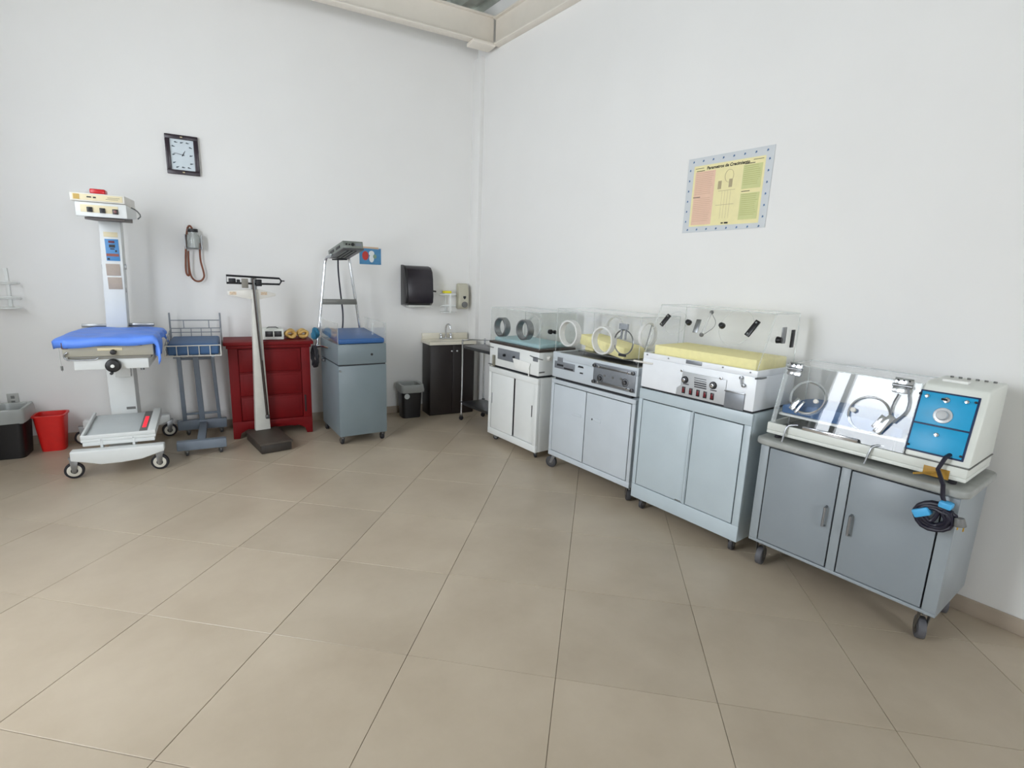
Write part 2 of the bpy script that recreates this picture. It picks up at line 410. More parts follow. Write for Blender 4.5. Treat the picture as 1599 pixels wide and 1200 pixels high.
of, zs = isec(0.40, 0.305, 0.37, ZB, ZT)
struct(lwp(of, zs, 4.80, -0.085).build('trim_2', BEAM, bevel=.002))
of, zs = isec(0.080, 0.001, 0.045, ZB - .01, ZT - .01)
g = mb(); g.prism([(-o_, z_) for o_, z_ in zip(of, zs)], 0.398, 9.5, 'x')
o = struct(g.build('trim_3', BEAM, bevel=.002)); o.location = (0.09, 0, 0); o.rotation_euler = (0, 0, RWA)
g = mb(); c0 = WL(0.15, 0.42); c1 = WL(-0.085, 0.42); c2 = WL(-0.085, 0.26); c3 = WL(0.15, 0.26)
g.prism([(p.x, p.y) for p in (c0, c1, c2, c3)], ZB - .028, ZB - .001, 'z'); struct(g.build('trim_4', BEAM, bevel=.002))

# ================================================================== RIGHT WALL: INCUBATORS ON CABINETS
RZ = R(-90)
class Unit:
    """local frame seen from the front: +x to the right (world -y), -y towards the room (world -x)"""
    def __init__(s, ya, yb, xf, depth):
        s.w = abs(ya - yb); s.ym = (ya + yb) / 2; s.xf = xf; s.d = depth; s.xc = xf + depth / 2
        s.h = s.w / 2; s.f = -depth / 2; s.b = depth / 2
    def loc(s, z=0): return (s.xc, s.ym, z)
    def p(s, u, v, x=None):
        P = PX(u, v, s.xf if x is None else x); return s.ym - P.y, P.z
    def ly(s, x): return x - s.xc
def door_gap(g, x0, x1, z0, z1, y, t=0.004):   # dark reveal round a door
    g.box(x0, x1, y - .0005, y + .004, z0, z1)

# ---------- unit 1 (white, sliding doors)
U = Unit(-1.158, -1.862, -0.45, 0.40)
t = thing('incubator_cabinet', 'white metal cabinet with sliding doors, incubator stand beside the steel trolley', 'cabinet', U.loc(), RZ, 'cabinets under the incubators')
h = U.h; f = U.f; b = U.b
g = mb(); g.box(-h, h, f + .03, b, .065, .70); g.box(-h, h, f, f + .03, .65, .70); g.box(-h, h, f, f + .03, .065, .125); g.box(-h, -h + .035, f, f + .03, .125, .65); g.box(h - .045, h, f, f + .03, .125, .65)
g.build('body', WHITE, t, .003)
mb().box(-h + .04, h - .05, f + .024, f + .029, .13, .645).build('sliding_gap_shade', DARK, t)  # dark sheet that paints the shade into the sliding door gaps
cx = U.p(800, 640)[0]
d1 = mb().box(-h + .045, cx - .004, f + .002, f + .014, .128, .648).build('sliding_door', WHITE, t, .003)
mb().box(-h + .052, -h + .060, f + .0005, f + .006, .36, .46).build('finger_pull', ALU, d1, .001)
d2 = mb().box(cx + .010, h - .05, f + .014, f + .024, .128, .648).build('sliding_door', WHITE, t, .003)
mb().box(h - .085, h - .074, f + .0125, f + .018, .36, .46).build('finger_pull', DARK, d2, .001)
for sx in (-1, 1):
    for sy in (-1, 1): caster(t, sx * (h - .05), sy * (b - .05), .066, .024, (RUBBER, STEEL, STEEL), .018, .012, sx * .6)
t = thing('infant_incubator', 'clear incubator with two grey ring armholes and aqua mattress, nearest the sink', 'incubator', U.loc(.70), RZ, 'infant incubators along the right wall')
z = -.70
g = mb(); g.box(-h + .03, h - .03, f + .02, b - .02, .0005, .022); g.build('gap_shade_block', DARK, t)  # inset block, dark colour stands in for shade between cabinet and incubator
g = mb(); g.box(-h, h, f, b, .022, .218); g.build('base', WHITE, t, .006)
g = mb(); g.box(-h - .004, h + .004, f - .006, b, .218, .240); g.build('deck', mat('brown_black_tray', (62, 52, 46), .45, var=.1), t, .004)
def hood(t, h, f, b, z0, z1, sl=0.0, m_=ACRYL, th=.005, back=True, em=ACEDGE, bottom_f=None):
    """box of sheet acrylic, front leaning back by sl; edges glued"""
    g = mb(); ft = f + sl
    g.add([(-h, f, z0), (h, f, z0), (h, ft, z1), (-h, ft, z1), (-h, f + th, z0), (h, f + th, z0), (h, ft + th, z1), (-h, ft + th, z1)],
          [(0, 1, 2, 3), (4, 7, 6, 5), (0, 4, 5, 1), (3, 2, 6, 7), (0, 3, 7, 4), (1, 5, 6, 2)])
    g.build('front_pane', m_, t)
    mb().box(-h, h, ft + th, b, z1 - th, z1).build('top_pane', m_, t)
    if back: mb().box(-h, h, b - th, b, z0, z1 - th).build('back_pane', m_, t)
    for sx in (-1, 1):
        xa, xb = (sx * h, sx * (h - th))
        mb().prism([(f + th, z0), (b - th, z0), (b - th, z1 - th), (ft + th, z1 - th)], min(xa, xb), max(xa, xb), 'x').build('side_pane', m_, t)
    e = .0032; g = mb()
    for sx in (-1, 1):
        g.tube([(sx * h, f, z0), (sx * h, ft, z1)], e, 6); g.tube([(sx * h, ft, z1), (sx * h, b, z1)], e, 6); g.tube([(sx * h, b, z1), (sx * h, b, z0)], e, 6)
    g.tube([(-h, ft, z1), (h, ft, z1)], e, 6); g.tube([(-h, b, z1), (h, b, z1)], e, 6)
    g.build('glued_edge', em, t)
hood(t, h - .006, f + .004, b - .004, .240, .537, 0, ACRYL_OLD)
def port(t, x, zc, y, rad, mats, length=.055, ly_=None):
    o = mb().band((x, y + .012, zc), (0, -1, 0), rad, rad - .014, length).build('armhole_ring', mats, t, .002, 1)
    return o
for (u, v) in ((784, 511), (819.5, 515.5)):
    x, zz = U.p(u, v, -.47); port(t, x, zz + z, f, .084, STEEL, .06)
x, zz = U.p(838, 510, -.06); mb().band((x, b - .02, zz + z), (0, -1, 0), .10, .09, .03).build('rear_port_ring', PORTW, t)
g = mb()
for (u, v) in ((860, 518.5), (867, 519)):
    q = PY(u, v, -1.868); g.cyl((h - .01, q.x - U.xc, q.z + z), (h + .012, q.x - U.xc, q.z + z), .016 if u > 862 else .02, n=12)
g.build('side_knob', BLACK, t, .002)
(xa, za), (xb, zb) = U.p(778, 541), U.p(811, 571)
pn = mb().box(xa, xb, f - .005, f + .002, zb + z + .012, za + z - .012).build('control_panel', ALU, t, .004)
for (u, v, r_) in ((789, 555, .013), (804, 558, .010)):
    x, zz = U.p(u, v); mb().cyl((x, f - .004, zz + z), (x, f - .024, zz + z), r_, r_ * .8, 16).build('knob', BLACK, pn, .002)
# white chart holder hanging on the base
g = mb(); (xa, za), (xb, zb) = U.p(802, 559), U.p(830, 583)
g.add([(xa, f - .012, za + z), (xb - .01, f - .012, za + z - .012), (xb - .03, f - .02, zb + z), (xa + .05, f - .02, zb + z + .01), (xa, f - .006, za + z), (xb - .01, f - .006, za + z - .012), (xb - .03, f - .006, zb + z), (xa + .05, f - .006, zb + z + .01)],
      [(0, 1, 2, 3), (4, 7, 6, 5), (0, 4, 5, 1), (1, 5, 6, 2), (2, 6, 7, 3), (3, 7, 4, 0)])
g.tube([(xb - .02, f - .014, zb + z + .03), (xb - .02, f - .014, zb + z - .03)], .005, 8)
g.build('white_flap', PAPER, t, .001)
(xa, za), (xb, zb) = U.p(833, 557), U.p(840, 566)
mb().box(xa, xb, f - .004, f, zb + z, za + z).build('maker_plate', ALU, t, .001)
g = mb(); x, zz = U.p(836, 558); g.tube([(x - .06, f - .008, zz + z + .004), (x + .02, f - .014, zz + z - .004), (x + .10, f - .004, zz + z - .008)], .004, 6, smooth=1); g.build('latch_rod', STEEL, t)
q = PY(857, 560, -1.862); g = mb(); g.cyl((h, q.x - U.xc, q.z + z), (h + .025, q.x - U.xc, q.z + z), .022, .018, 14); g.build('side_valve', OFFW, t, .002)
q = PY(846, 582, -1.862); mb().box(h, h + .001, q.x - U.xc - .03, q.x - U.xc + .03, q.z + z - .006, q.z + z + .006).build('side_nameplate', GREYPL, t)
g = mb(); x, zz = U.p(772, 563); g.box(x - .018, x + .018, f - .014, f, zz + z - .05, zz + z + .05); g.build('bracket', clear('dull_clear_plastic', (.8, .8, .75), 1.4, .1, .35, (170, 165, 150)), t, .003)
g = mb(); x, zz = U.p(769, 542); g.tube([(x - .06, f - .01, zz + z), (x + .03, f - .01, zz + z)], .004, 6); g.build('side_rod', STEEL, t); g = mb(); x, zz = U.p(770, 569); g.tube([(x - .06, f - .01, zz + z), (x + .03, f - .01, zz + z)], .004, 6); g.build('side_rod', STEEL, t)
o = mb().box(-h + .03, h - .04, f + .03, b - .04, 0, .035).build('incubator_mattress', PALEMAT, None, .012, 3)
tag(o, 'thin pale aqua mattress inside the incubator nearest the sink', 'mattress', None, U.loc(.9405), RZ)

# ---------- unit 2 (pale blue-grey with hinged doors)
U = Unit(-2.042, -2.885, -0.46, 0.42); h = U.h; f = U.f; b = U.b
t = thing('incubator_cabinet', 'pale blue-grey cabinet with two hinged doors, second incubator stand from the sink', 'cabinet', U.loc(), RZ, 'cabinets under the incubators')
def hinged_cabinet(t, h, f, b, z0, z1, doors, bm_, dm, fr=.012, dz0=None, dz1=None):
    x_ = sorted([d for dd in doors for d in dd]); xa, xb = x_[0] - .006, x_[-1] + .006
    za, zb = dz0 - .006, dz1 + .006
    g = mb(); g.box(-h, h, f + .02, b, z0, z1); g.box(-h, h, f, f + .02, zb, z1); g.box(-h, h, f, f + .02, z0, za); g.box(-h, xa, f, f + .02, za, zb); g.box(xb, h, f, f + .02, za, zb)
    for k in range(len(doors) - 1):
        p, q = doors[k][1] + .006, doors[k + 1][0] - .006
        if q - p > .006: g.box(p, q, f, f + .02, za, zb)
    g.build('body', bm_, t, .003)
    mb().box(xa, xb, f + .016, f + .0195, za, zb).build('door_gap_shade', DARK, t)  # dark sheet behind the doors, keeps their gaps dark like shade
    out = []
    for (p, q) in doors: out.append(mb().box(p, q, f - .001, f + .014, dz0, dz1).build('door', dm, t, .002))
    return out
cx = U.p(914, 640)[0]
ds = hinged_cabinet(t, h, f, b, .118, .742, [(-h + .035, cx - .002), (cx + .006, h - .035)], PALEBLUE, PALEBLUE, dz0=.165, dz1=.705)
for d_, uv in ((ds[0], (901, 649)), (ds[1], (931, 657))):
    x, zz = U.p(*uv); g = mb(); g.box(x - .045, x + .045, f - .004, f + .001, zz - .012, zz + .012); g.build('pull', PALEBLUE, d_, .004)
x, zz = U.p(925, 655); mb().cyl((x, f - .004, zz), (x, f + .001, zz), .007, n=10).build('lock', DARK, ds[1])
for sx in (-1, 1):
    for sy in (-1, 1): caster(t, sx * (h - .03), sy * (b - .05), .119, .046, (RUBGREY, STEEL, DKSTEEL), .028, .03, 1.9 if sx < 0 else .9)
t = thing('infant_incubator', 'clear boxy incubator with white ring armholes and a tilted yellow foam pad', 'incubator', U.loc(.742), RZ, 'infant incubators along the right wall'); z = -.742
mb().box(-h + .03, h - .05, f + .012, b - .02, .0005, .020).build('gap_shade_block', DARK, t)  # shade of the gap under the base, put in as dark colour
g = mb(); g.box(-h, h, f, b, .020, .16); g.box(-h, h, f, f + .02, .16, .214); g.box(-h, h, b - .02, b, .16, .214); g.box(-h, -h + .02, f + .02, b - .02, .16, .214); g.box(h - .02, h, f + .02, b - .02, .16, .214)
g.build('base', PALEBLUE, t, .003)
mb().box(-h + .02, h - .02, f + .02, b - .02, .1605, .206).build('deck', DKSTEEL, t, .002)
# raised mattress tray, one end lifted
g = mb(); g.box(-.30, .31, -.06, .17, .222, .232); [g.cyl((sx * .26, sy * .09 + .05, .206), (sx * .26, sy * .09 + .05, .223), .006, n=8) for sx in (-1, 1) for sy in (-1, 1)]; g.build('mattress_tray', STEEL, t, .002)
mb().box(-.29, -.20, 0, .16, .2325, .262).build('support_block', FOAM, t, .004)
hood(t, h - .014, f + .008, b - .006, .2145, .545, 0.0, ACRYL_THIN)
for (u, v, m_, rr) in ((889, 521, PORTW, .098), (942, 532, PORTW, .098)):
    x, zz = U.p(u, v, -.48); port(t, x, zz + z, f, rr, m_, .05)
x, zz = U.p(973, 535, -.47); g = mb(); g.ring((x, f - .006, zz + z), (0, -1, 0), .082, .005, 32, 6, .082); g.build('armhole_ring', STEEL, t)
g = mb(); g.box(x - .035, x + .035, f - .024, f - .002, zz + z + .086, zz + z + .125); g.box(x - .022, x - .014, f - .02, f - .004, zz + z + .02, zz + z + .09); g.box(x + .014, x + .022, f - .02, f - .004, zz + z + .02, zz + z + .09); g.build('latch_hinge', clear('grey_clear_latch', (.75, .77, .8), 1.45, .05, .45, (170, 174, 180)), t, .003)
g = mb(); g.box(x - .03, x + .03, f - .016, f - .002, zz + z - .095, zz + z - .077); g.build('catch', DARK, t, .003)
q = PY(1011, 524, -2.88); mb().band((h - .012, q.x - U.xc, q.z + z), (1, 0, 0), .085, .075, .02).build('end_port_ring', PORTW, t)
x, zz = U.p(962, 512, -.06); mb().band((x, b - .02, zz + z), (0, -1, 0), .085, .077, .02).build('rear_port_ring', PORTW, t)
q = PY(1016, 508, -2.88); g = mb(); g.tube([(h + .004, q.x - U.xc, q.z + z), (h + .01, q.x - U.xc - .03, q.z + z - .08), (h + .004, q.x - U.xc - .05, q.z + z - .16)], .003, 6, smooth=1); g.build('latch_wire', STEEL, t)
(xa, za), (xb, zb) = U.p(867, 561), U.p(897, 583)
pn = mb().box(xa, xb, f - .004, f + .001, zb + z + .008, za + z - .01).box(xa + .03, xa + .09, f - .004, f + .001, za + z - .012, za + z + .022).build('maker_plate', ALU, t, .002)
g = mb(); g.box(xa + .03, xa + .10, f - .0055, f - .003, za + z - .045, za + z - .03); g.box(xa + .11, xb - .012, f - .0055, f - .003, za + z - .06, za + z - .048); g.build('plate_print', DARK, pn)
x, zz = U.p(907, 573); g = mb(); g.prism([(x - .03, zz + z - .008), (x + .03, zz + z - .008), (x + .022, zz + z + .004), (x - .018, zz + z + .006)], f - .004, f + .001, 'y'); g.build('badge', DARK, t); g = mb(); x, zz = U.p(908, 583); g.box(x - .015, x + .015, f - .003, f + .001, zz + z - .006, zz + z + .004); g.build('badge', DARK, t)
(xa, za), (xb, zb) = U.p(928, 570), U.p(991, 614)
zc_ = U.p(960, 590)[1] + z
pn = mb().box(xa, xb, f - .006, f + .001, zc_ - .075, zc_ + .075).build('control_panel', ALU, t, .003)
for dz in (.055, -.055):
    g = mb(); g.box(xa + .035, xb - .035, f - .014, f - .005, zc_ + dz - .008, zc_ + dz + .008); g.build('rail', STEEL, pn, .002)
    for fx in (.15, .85): x = xa + (xb - xa) * fx; mb().cyl((x, f - .006, zc_ + dz), (x, f - .02, zc_ + dz), .009, n=12).build('screw', CHROME, pn, .001)
for (sx_, dz) in ((0, 1), (1, 1), (0, -1), (1, -1)):
    x = xa + .014 if sx_ == 0 else xb - .016; mb().cyl((x, f - .006, zc_ + dz * .058), (x, f - .022, zc_ + dz * .058), .013, n=12).build('corner_bolt', DKSTEEL, pn, .002)
for (u, v) in ((938, 591), (977, 598)):
    x, zz = U.p(u, v); mb().ring((x, f - .007, zz + z), (0, -1, 0), .026, .003, 20, 6).cyl((x, f - .006, zz + z), (x, f - .022, zz + z), .017, .014, 16).build('knob', DKSTEEL, pn, .001)
for (u, v) in ((945, 587), (958, 590), (971, 592)):
    x, zz = U.p(u, v); mb().cyl((x, f - .005, zz + z), (x, f - .013, zz + z), .008, n=10).build('indicator', GREYPL, pn, .001)
P0, P1 = Vector((-.255, -2.118, 1.014)), Vector((-.362, -2.662, .976))
ang = math.atan2(P1.y - P0.y, P1.x - P0.x); ln = (P1 - P0).length
o = mb().box(0, ln, 0, .20, 0, .08).build('foam_pad', FOAM, None, .006, 2)
tag(o, 'yellow foam pad lying askew and tilted inside the incubator with white ring armholes', 'foam pad', None, P0)
o.rotation_euler = (0, math.asin((P0.z - P1.z) / ln), ang)

# ---------- unit 3 (light grey-blue, white incubator base)
U = Unit(-2.925, -3.692, -0.48, 0.43); h = U.h; f = U.f; b = U.b
t = thing('incubator_cabinet', 'light grey-blue cabinet with flush doors and ridged centre strip, third incubator stand', 'cabinet', U.loc(), RZ, 'cabinets under the incubators')
cx = U.p(1076, 700)[0]
ds = hinged_cabinet(t, h, f, b, .088, .838, [(-h + .034, cx - .012), (cx + .012, h - .046)], GREYBLUE, GREYBLUE, dz0=.188, dz1=.765)
mb().box(cx - .009, cx + .003, f - .006, f + .016, .186, .767).build('centre_strip', GREYBLUE, t, .002)
mb().box(cx - .06, cx - .02, f - .004, f, .189, .196).build('catch', STEEL, ds[0], .001)
for sx in (-1, 1):
    for sy in (-1, 1): caster(t, sx * (h - .055), sy * (b - .05), .089, .034, (RUBGREY, STEEL, DKSTEEL), .022, .018, .15)
t = thing('infant_incubator', 'incubator with white base, five red switches and sloped clear hood over yellow foam', 'incubator', U.loc(.838), RZ, 'infant incubators along the right wall'); z = -.838
mb().box(-h + .01, h - .01, f + .008, b - .01, .0005, .012).build('gap_shade_block', DARK, t)  # near-black filler that draws the shaded gap below the base
g = mb(); g.box(-h + .004, h - .004, f, b, .012, .20); g.box(-h + .004, h - .004, f, f + .012, .20, .235); g.box(-h + .004, h - .004, b - .012, b, .20, .235); g.box(-h + .004, -h + .016, f + .012, b - .012, .20, .235); g.box(h - .016, h - .004, f + .012, b - .012, .20, .235)
g.build('base', mat('bright_white_enamel', (236, 239, 243), .3, var=.015), t, .004)
hood(t, h - .012, f + .006, b - .03, .2355, .535, .125, ACRYL_THIN)
(xa, za), (xb, zb) = U.p(1066, 578), U.p(1131, 632)
zt_, zb_ = za + z - .006, zb + z + .008
pn = mb().prism([(xa + .006, zt_), (xb, zt_ - .004), (xb + .002, zb_ - .012), (xa - .028, zb_ - .012), (xa - .026, zb_ + .03), (xa, zb_ + .05)], f - .006, f + .001, 'y').build('control_panel', mat('silver_faceplate', (188, 190, 192), .4, .2, var=.03), t, .002)
for (u, v) in ((1071, 593), (1115, 602)):
    x, zz = U.p(u, v); k = mb().cyl((x, f - .005, zz + z), (x, f - .018, zz + z), .022, .020, 20).build('knob', BLACK, pn, .002)
    mb().cyl((x, f - .017, zz + z), (x, f - .028, zz + z), .013, .011, 16).build('knob_cap', CHROME, k, .001)
for k in range(5):
    u = 1068.5 + k * 11.1; v = 609 + k * 2.6; x, zz = U.p(u, v)
    s_ = mb().box(x - .011, x + .011, f - .009, f - .004, zz + z - .02, zz + z + .02).build('rocker_switch', BLACK, pn, .001)
    mb().box(x - .006, x + .006, f - .013, f - .008, zz + z - .013, zz + z + .015).build('rocker', REDSW, s_, .002)
g = mb()
for k in range(5):
    x0_, zz = U.p(1085, 590 + k * 3.4); x1_, _ = U.p(1104, 594 + k * 3.4); g.box(x0_, x1_, f - .0068, f - .0055, zz + z - .002 - (.002 if k > 1 else 0), zz + z + .002 + (.002 if k > 1 else 0))
for (u, v) in ((1072, 600), (1115, 610)):
    x, zz = U.p(u, v); g.box(x - .02, x + .02, f - .0068, f - .0055, zz + z - .003, zz + z + .003)
g.build('panel_print', mat('dark_grey_print', (70, 70, 74), .6, var=0), pn)
for (u, v) in ((1066, 579), (1127, 591)):
    x, zz = U.p(u, v); mb().cyl((x, f - .005, zz + z), (x, f - .012, zz + z), .008, n=12).build('screw', CHROME, pn, .001)
(xa, za), (xb, zb) = U.p(1134, 609), U.p(1161, 640)
zc_ = U.p(1148, 625)[1] + z; za, zb = zc_ + .048 - z, zc_ - .05 - z
sp = mb().box(xa, xb, f - .008, f + .001, zc_ - .05, zc_ + .045).build('speaker_grille', ALU, t, .002)
mb().box(xa - .002, xb + .002, f - .014, f - .006, zc_ + .040, zc_ + .047).build('grille_lip', STEEL, sp, .001)
g = mb(); x, zz = U.p(1159, 590); x2, z2 = U.p(1161, 602); g.cyl((x, f, zz + z), (x, f - .016, zz + z), .010, n=12); g.tube([(x, f - .014, zz + z), (x + .008, f - .016, z2 + z + .006), (x2 + .006, f - .014, z2 + z)], .005, 8, smooth=1); g.cyl((x2 + .006, f, z2 + z), (x2 + .006, f - .018, z2 + z), .010, n=12); g.build('crank_hook', STEEL, t, .001)
g = mb(); xa, zz = U.p(992, 563); xb, _ = U.p(1020, 563); g.tube([(xa, f - .014, zz + z), (xb - .02, f - .014, zz + z), (xb, f + .002, zz + z)], .006, 8, smooth=1); g.build('side_lever', OFFW, t)
q = PY(1187, 591, -3.69); g = mb(); g.tube([(h - .006, q.x - U.xc - .04, q.z + z), (h + .006, q.x - U.xc, q.z + z), (h + .004, q.x - U.xc + .05, q.z + z)], .005, 8); g.build('side_rod', STEEL, t)
(xa, za), (xb, zb) = U.p(1072, 563), U.p(1096, 571)
zc_ = U.p(1084, 567)[1] + z; mb().box(xa, xb, f - .005, f + .001, zc_ - .011, zc_ + .011).build('name_tag', ALU, t, .001)
for (u, v) in ((1011, 554), (1044, 560), (1129, 574), (1172, 582)):
    x, zz = U.p(u, v); mb().cyl((x, f - .003, zz + z), (x, f + .001, zz + z), .005, n=8).build('screw', STEEL, t)
# fittings on the sloped hood front: position along the slope
SL = math.atan2(.125, .535 - .2355)
def on_slope(u, v, f_, z0, sl):   # intersect the view ray with the leaning pane of the unit
    d = ray(u, v); n_ = Vector((-math.cos(sl), 0, math.sin(sl))); p0 = Vector((U.xc + f_, 0, z0))
    P = CAM + d * ((p0 - CAM).dot(n_) / d.dot(n_)); return Vector((U.ym - P.y, P.x - U.xc, P.z))
def slopeM(P, sl): return Matrix.Translation(P) @ Matrix.Rotation(-sl, 4, 'X')
ZH = .838
for (u, v, w_, hh, rot, m_) in ((1040, 501, .028, .085, -.45, BLACK), (1176, 514, .030, .10, -.40, BLACK)):
    P = on_slope(u, v, f + .006, .2355 + ZH, SL); P.z -= ZH
    M = slopeM(P, SL) @ Matrix.Rotation(-rot, 4, 'Y'); o = mb().box(-w_ / 2, w_ / 2, -.014, -.002, -hh / 2, hh / 2, M).build('hood_latch', m_, t, .003)
    if w_ > .02: [mb().cyl(M @ Vector((0, -.016, q_ * hh * .36)), M @ Vector((0, -.012, q_ * hh * .36)), .006, n=8).build('screw', CHROME, o) for q_ in (-1, 1)]
for (u, v) in ((1077, 505), (1129, 510)):
    P = on_slope(u, v, f + .006, .2355 + ZH, SL); P.z -= ZH; M = slopeM(P, SL)
    mb().cyl(M @ Vector((0, -.004, 0)), M @ Vector((0, -.030, 0)), .019, .014, 14).build('hood_knob', BLACK, t, .003)
q = PY(1213, 531, -3.68); mb().cyl((h - .012, q.x - U.xc, q.z - ZH), (h + .016, q.x - U.xc, q.z - ZH), .020, .015, 14).build('hood_knob', BLACK, t, .003)
q = PY(1223, 524, -3.68); mb().box(h - .012, h - .005, q.x - U.xc - .022, q.x - U.xc + .022, q.z - ZH - .045, q.z - ZH + .045).build('hinge_plate', STEEL, t, .002)
q = PY(1236, 529, -3.68); mb().box(h - .012, h - .002, q.x - U.xc - .016, q.x - U.xc + .016, q.z - ZH - .05, q.z - ZH + .05).build('hood_latch', BLACK, t, .003)
for (u, v) in ((1089, 510),):
    P = on_slope(u, v, f + .006, .2355 + ZH, SL); P.z -= ZH; M = slopeM(P, SL)
    mb().box(-.016, .016, -.008, -.002, -.042, .042, M).build('hinge_plate', STEEL, t, .002)
for (u, v, ru, rv) in ((1150, 512, .10, .105), (1056, 505, .075, .075)):
    P = on_slope(u, v, f + .006, .2355 + ZH, SL); P.z -= ZH; M = slopeM(P, SL)
    g = mb(); g.tube([M @ Vector((ru * math.cos(k * math.pi / 18), -.004, rv * math.sin(k * math.pi / 18))) for k in range(36)], .0022, 6, True); g.build('access_door_rim', RIMCLEAR, t)
Pa = on_slope(1113, 488, f + .006, .2355 + ZH, SL); Pb = on_slope(1097, 523, f + .006, .2355 + ZH, SL); Pa.z -= ZH; Pb.z -= ZH
off = Vector((0, -.014, 0)); g = mb(); g.tube([Pa + off, Pb + off], .007, 8); th_ = g.build('thermometer', clear('thermometer_glass', (.95, .95, .95), 1.4, .05, .3), t)
mb().ball(Pa + off * .8, .012, 6).build('clip', GREYPL, th_); mb().ball(Pb + off * .8, .013, 6).build('clip', GREYPL, th_)
g = mb(); g.tube([Pb + off * .8 + Vector((.01, 0, .0)), Pa + off + Vector((.05, 0, -.07)), Pa + off], .0018, 5, smooth=2); g.build('thermometer_cord', mat('grey_cord', (130, 130, 130), .5), th_)
o = mb().box(-.34, .335, -.165, .17, 0, .085).build('foam_pad', FOAM, None, .006, 2)
tag(o, 'thick flat yellow foam pad filling the incubator with the sloped clear hood', 'foam pad', None, (U.xc, U.ym - .005, .838 + .2005), RZ)

# ---------- unit 4 (grey stand with worktop, incubator with blue panel)
U = Unit(-3.768, -4.600, -0.50, 0.44); h = U.h; f = U.f; b = U.b
t = thing('incubator_stand', 'mid-grey wheeled stand with two bar-handled doors and rounded overhanging top', 'cabinet', U.loc(), RZ, 'cabinets under the incubators')
X4 = lambda y: U.ym - y
ds = hinged_cabinet(t, h, f, b, .156, .705, [(X4(-3.818), X4(-4.153)), (X4(-4.205), X4(-4.543))], MIDGREY, MIDGREY2, dz0=.178, dz1=.690)
for d_, uv in ((ds[0], (1289, 806)), (ds[1], (1328, 820))):
    x, zz = U.p(*uv); mb().tube([(x, f, zz + .05), (x, f - .022, zz + .048), (x, f - .022, zz - .048), (x, f, zz - .05)], .006, 8).build('handle', STEEL, d_)
ov = .028; rr = .05; pl = []
for (cx_, cy_, a_) in ((h + ov - rr, f - ov + rr, -90), (h + ov - rr, b - rr + .01, 0), (-h - ov + rr, b - rr + .01, 90), (-h - ov + rr, f - ov + rr, 180)):
    for k in range(7): q = R(a_ + k * 15); pl.append((cx_ + rr * math.cos(q), cy_ + rr * math.sin(q)))
mb().prism(pl, .705, .737, 'z').build('worktop', mat('worn_grey_worktop', (158, 160, 156), .45, var=.12, scale=14), t, .008, 3)
for sx in (-1, 1):
    for sy in (-1, 1): caster(t, sx * (h - .045), sy * (b - .055), .157, .050, (mat('mid_grey_rubber', (88, 88, 92), 0.55, var=0.1), STEEL, DKSTEEL), .030, .028, .45 if sx > 0 else .15)
U4 = U
t = thing('infant_incubator', 'incubator with bright blue control panel and coiled black cord, nearest the camera', 'incubator', U.loc(.737), RZ, 'infant incubators along the right wall'); z = -.737; ZH = .737
fi = -0.47 - U.xc; bi = b - .03; xl, xr = -h + .002, h - .004
xs_ = X4(-4.372)
g = mb(); g.box(xl, xr, fi, bi, .022, .040); g.box(xl, xr, fi, fi + .012, .04, .080); g.box(xl, xs_, bi - .012, bi, .04, .08); g.box(xl, xl + .012, fi + .012, bi - .012, .04, .08); g.box(xs_, xr, fi + .012, bi, .04, .08)
g.build('tray_base', IVORY, t, .004)
for sx in (-1, 1):
    for sy in (-1, 1): mb().cyl((sx * (h - .05), sy * .16, 0.0003), (sx * (h - .05), sy * .16, .0225), .014, n=12).build('foot', RUBBER, t, .002)
mb().box(xl + .014, xs_ - .004, fi + .014, bi - .014, .0405, .046).build('deck', mat('dull_grey_deck', (120, 124, 124), .4, .3, var=.08), t)
SL4 = math.atan2(.090, .30); fg = fi + .012; z0g, z1g = .080, .385
yt = fg + .085   # top of the sloped front
# control box with the same slope
poly = [(fi + .004, .082), (fi + .004 + .088, .392), (fi + .13, .402), (bi, .402), (bi, .082)]
mb().prism(poly, xs_ + .004, xr + .002, 'x').build('control_box', IVORY, t, .008, 3)
n4 = Vector((0, -math.cos(SL4), math.sin(SL4)))
def S4(u, v, extra=0.0):
    d = ray(u, v); sl = math.atan2(.088, .310); n_ = Vector((-math.cos(sl), 0, math.sin(sl))); p0 = Vector((U4.xc + fi + .004, 0, .082 + ZH)) + n_ * extra
    P = CAM + d * ((p0 - CAM).dot(n_) / d.dot(n_)); return Vector((U4.ym - P.y, P.x - U4.xc, P.z - ZH))
sl4 = math.atan2(.088, .310)
def SM(P): return slopeM(P, sl4)
# blue panel outline from its four corners
cs = [S4(1415, 700), S4(1504, 724), S4(1533, 622), S4(1437, 608)]
cc = sum(cs, Vector()) / 4; hw = (cs[1].x + cs[2].x - cs[0].x - cs[3].x) / 4; hh = ((cs[2] + cs[3] - cs[0] - cs[1]) / 2).length / 2
M = SM(cc)
gk = mb().box(-hw, hw, -.004, .001, -hh, hh, M).build('gasket', NAVYL, t, .004)
sp_ = .035
pu = mb().box(-hw + .007, hw - .007, -.007, -.003, -hh + 2 * hh * .47, hh - .007, M).build('upper_panel', CYAN, gk, .002)
pd = mb().box(-hw + .007, hw - .007, -.007, -.003, -hh + .007, -hh + 2 * hh * .445, M).build('lower_panel', CYAN, gk, .002)
def onM(u, v): P = S4(u, v); q = M.inverted() @ P; return q.x, q.z
x, zz = onM(1473, 650); kn = mb().cyl(M @ Vector((x, -.006, zz)), M @ Vector((x, -.014, zz)), .034, .033, 28).build('dial', mat('dial_silver', (206, 208, 210), .35, .3), t, .002)
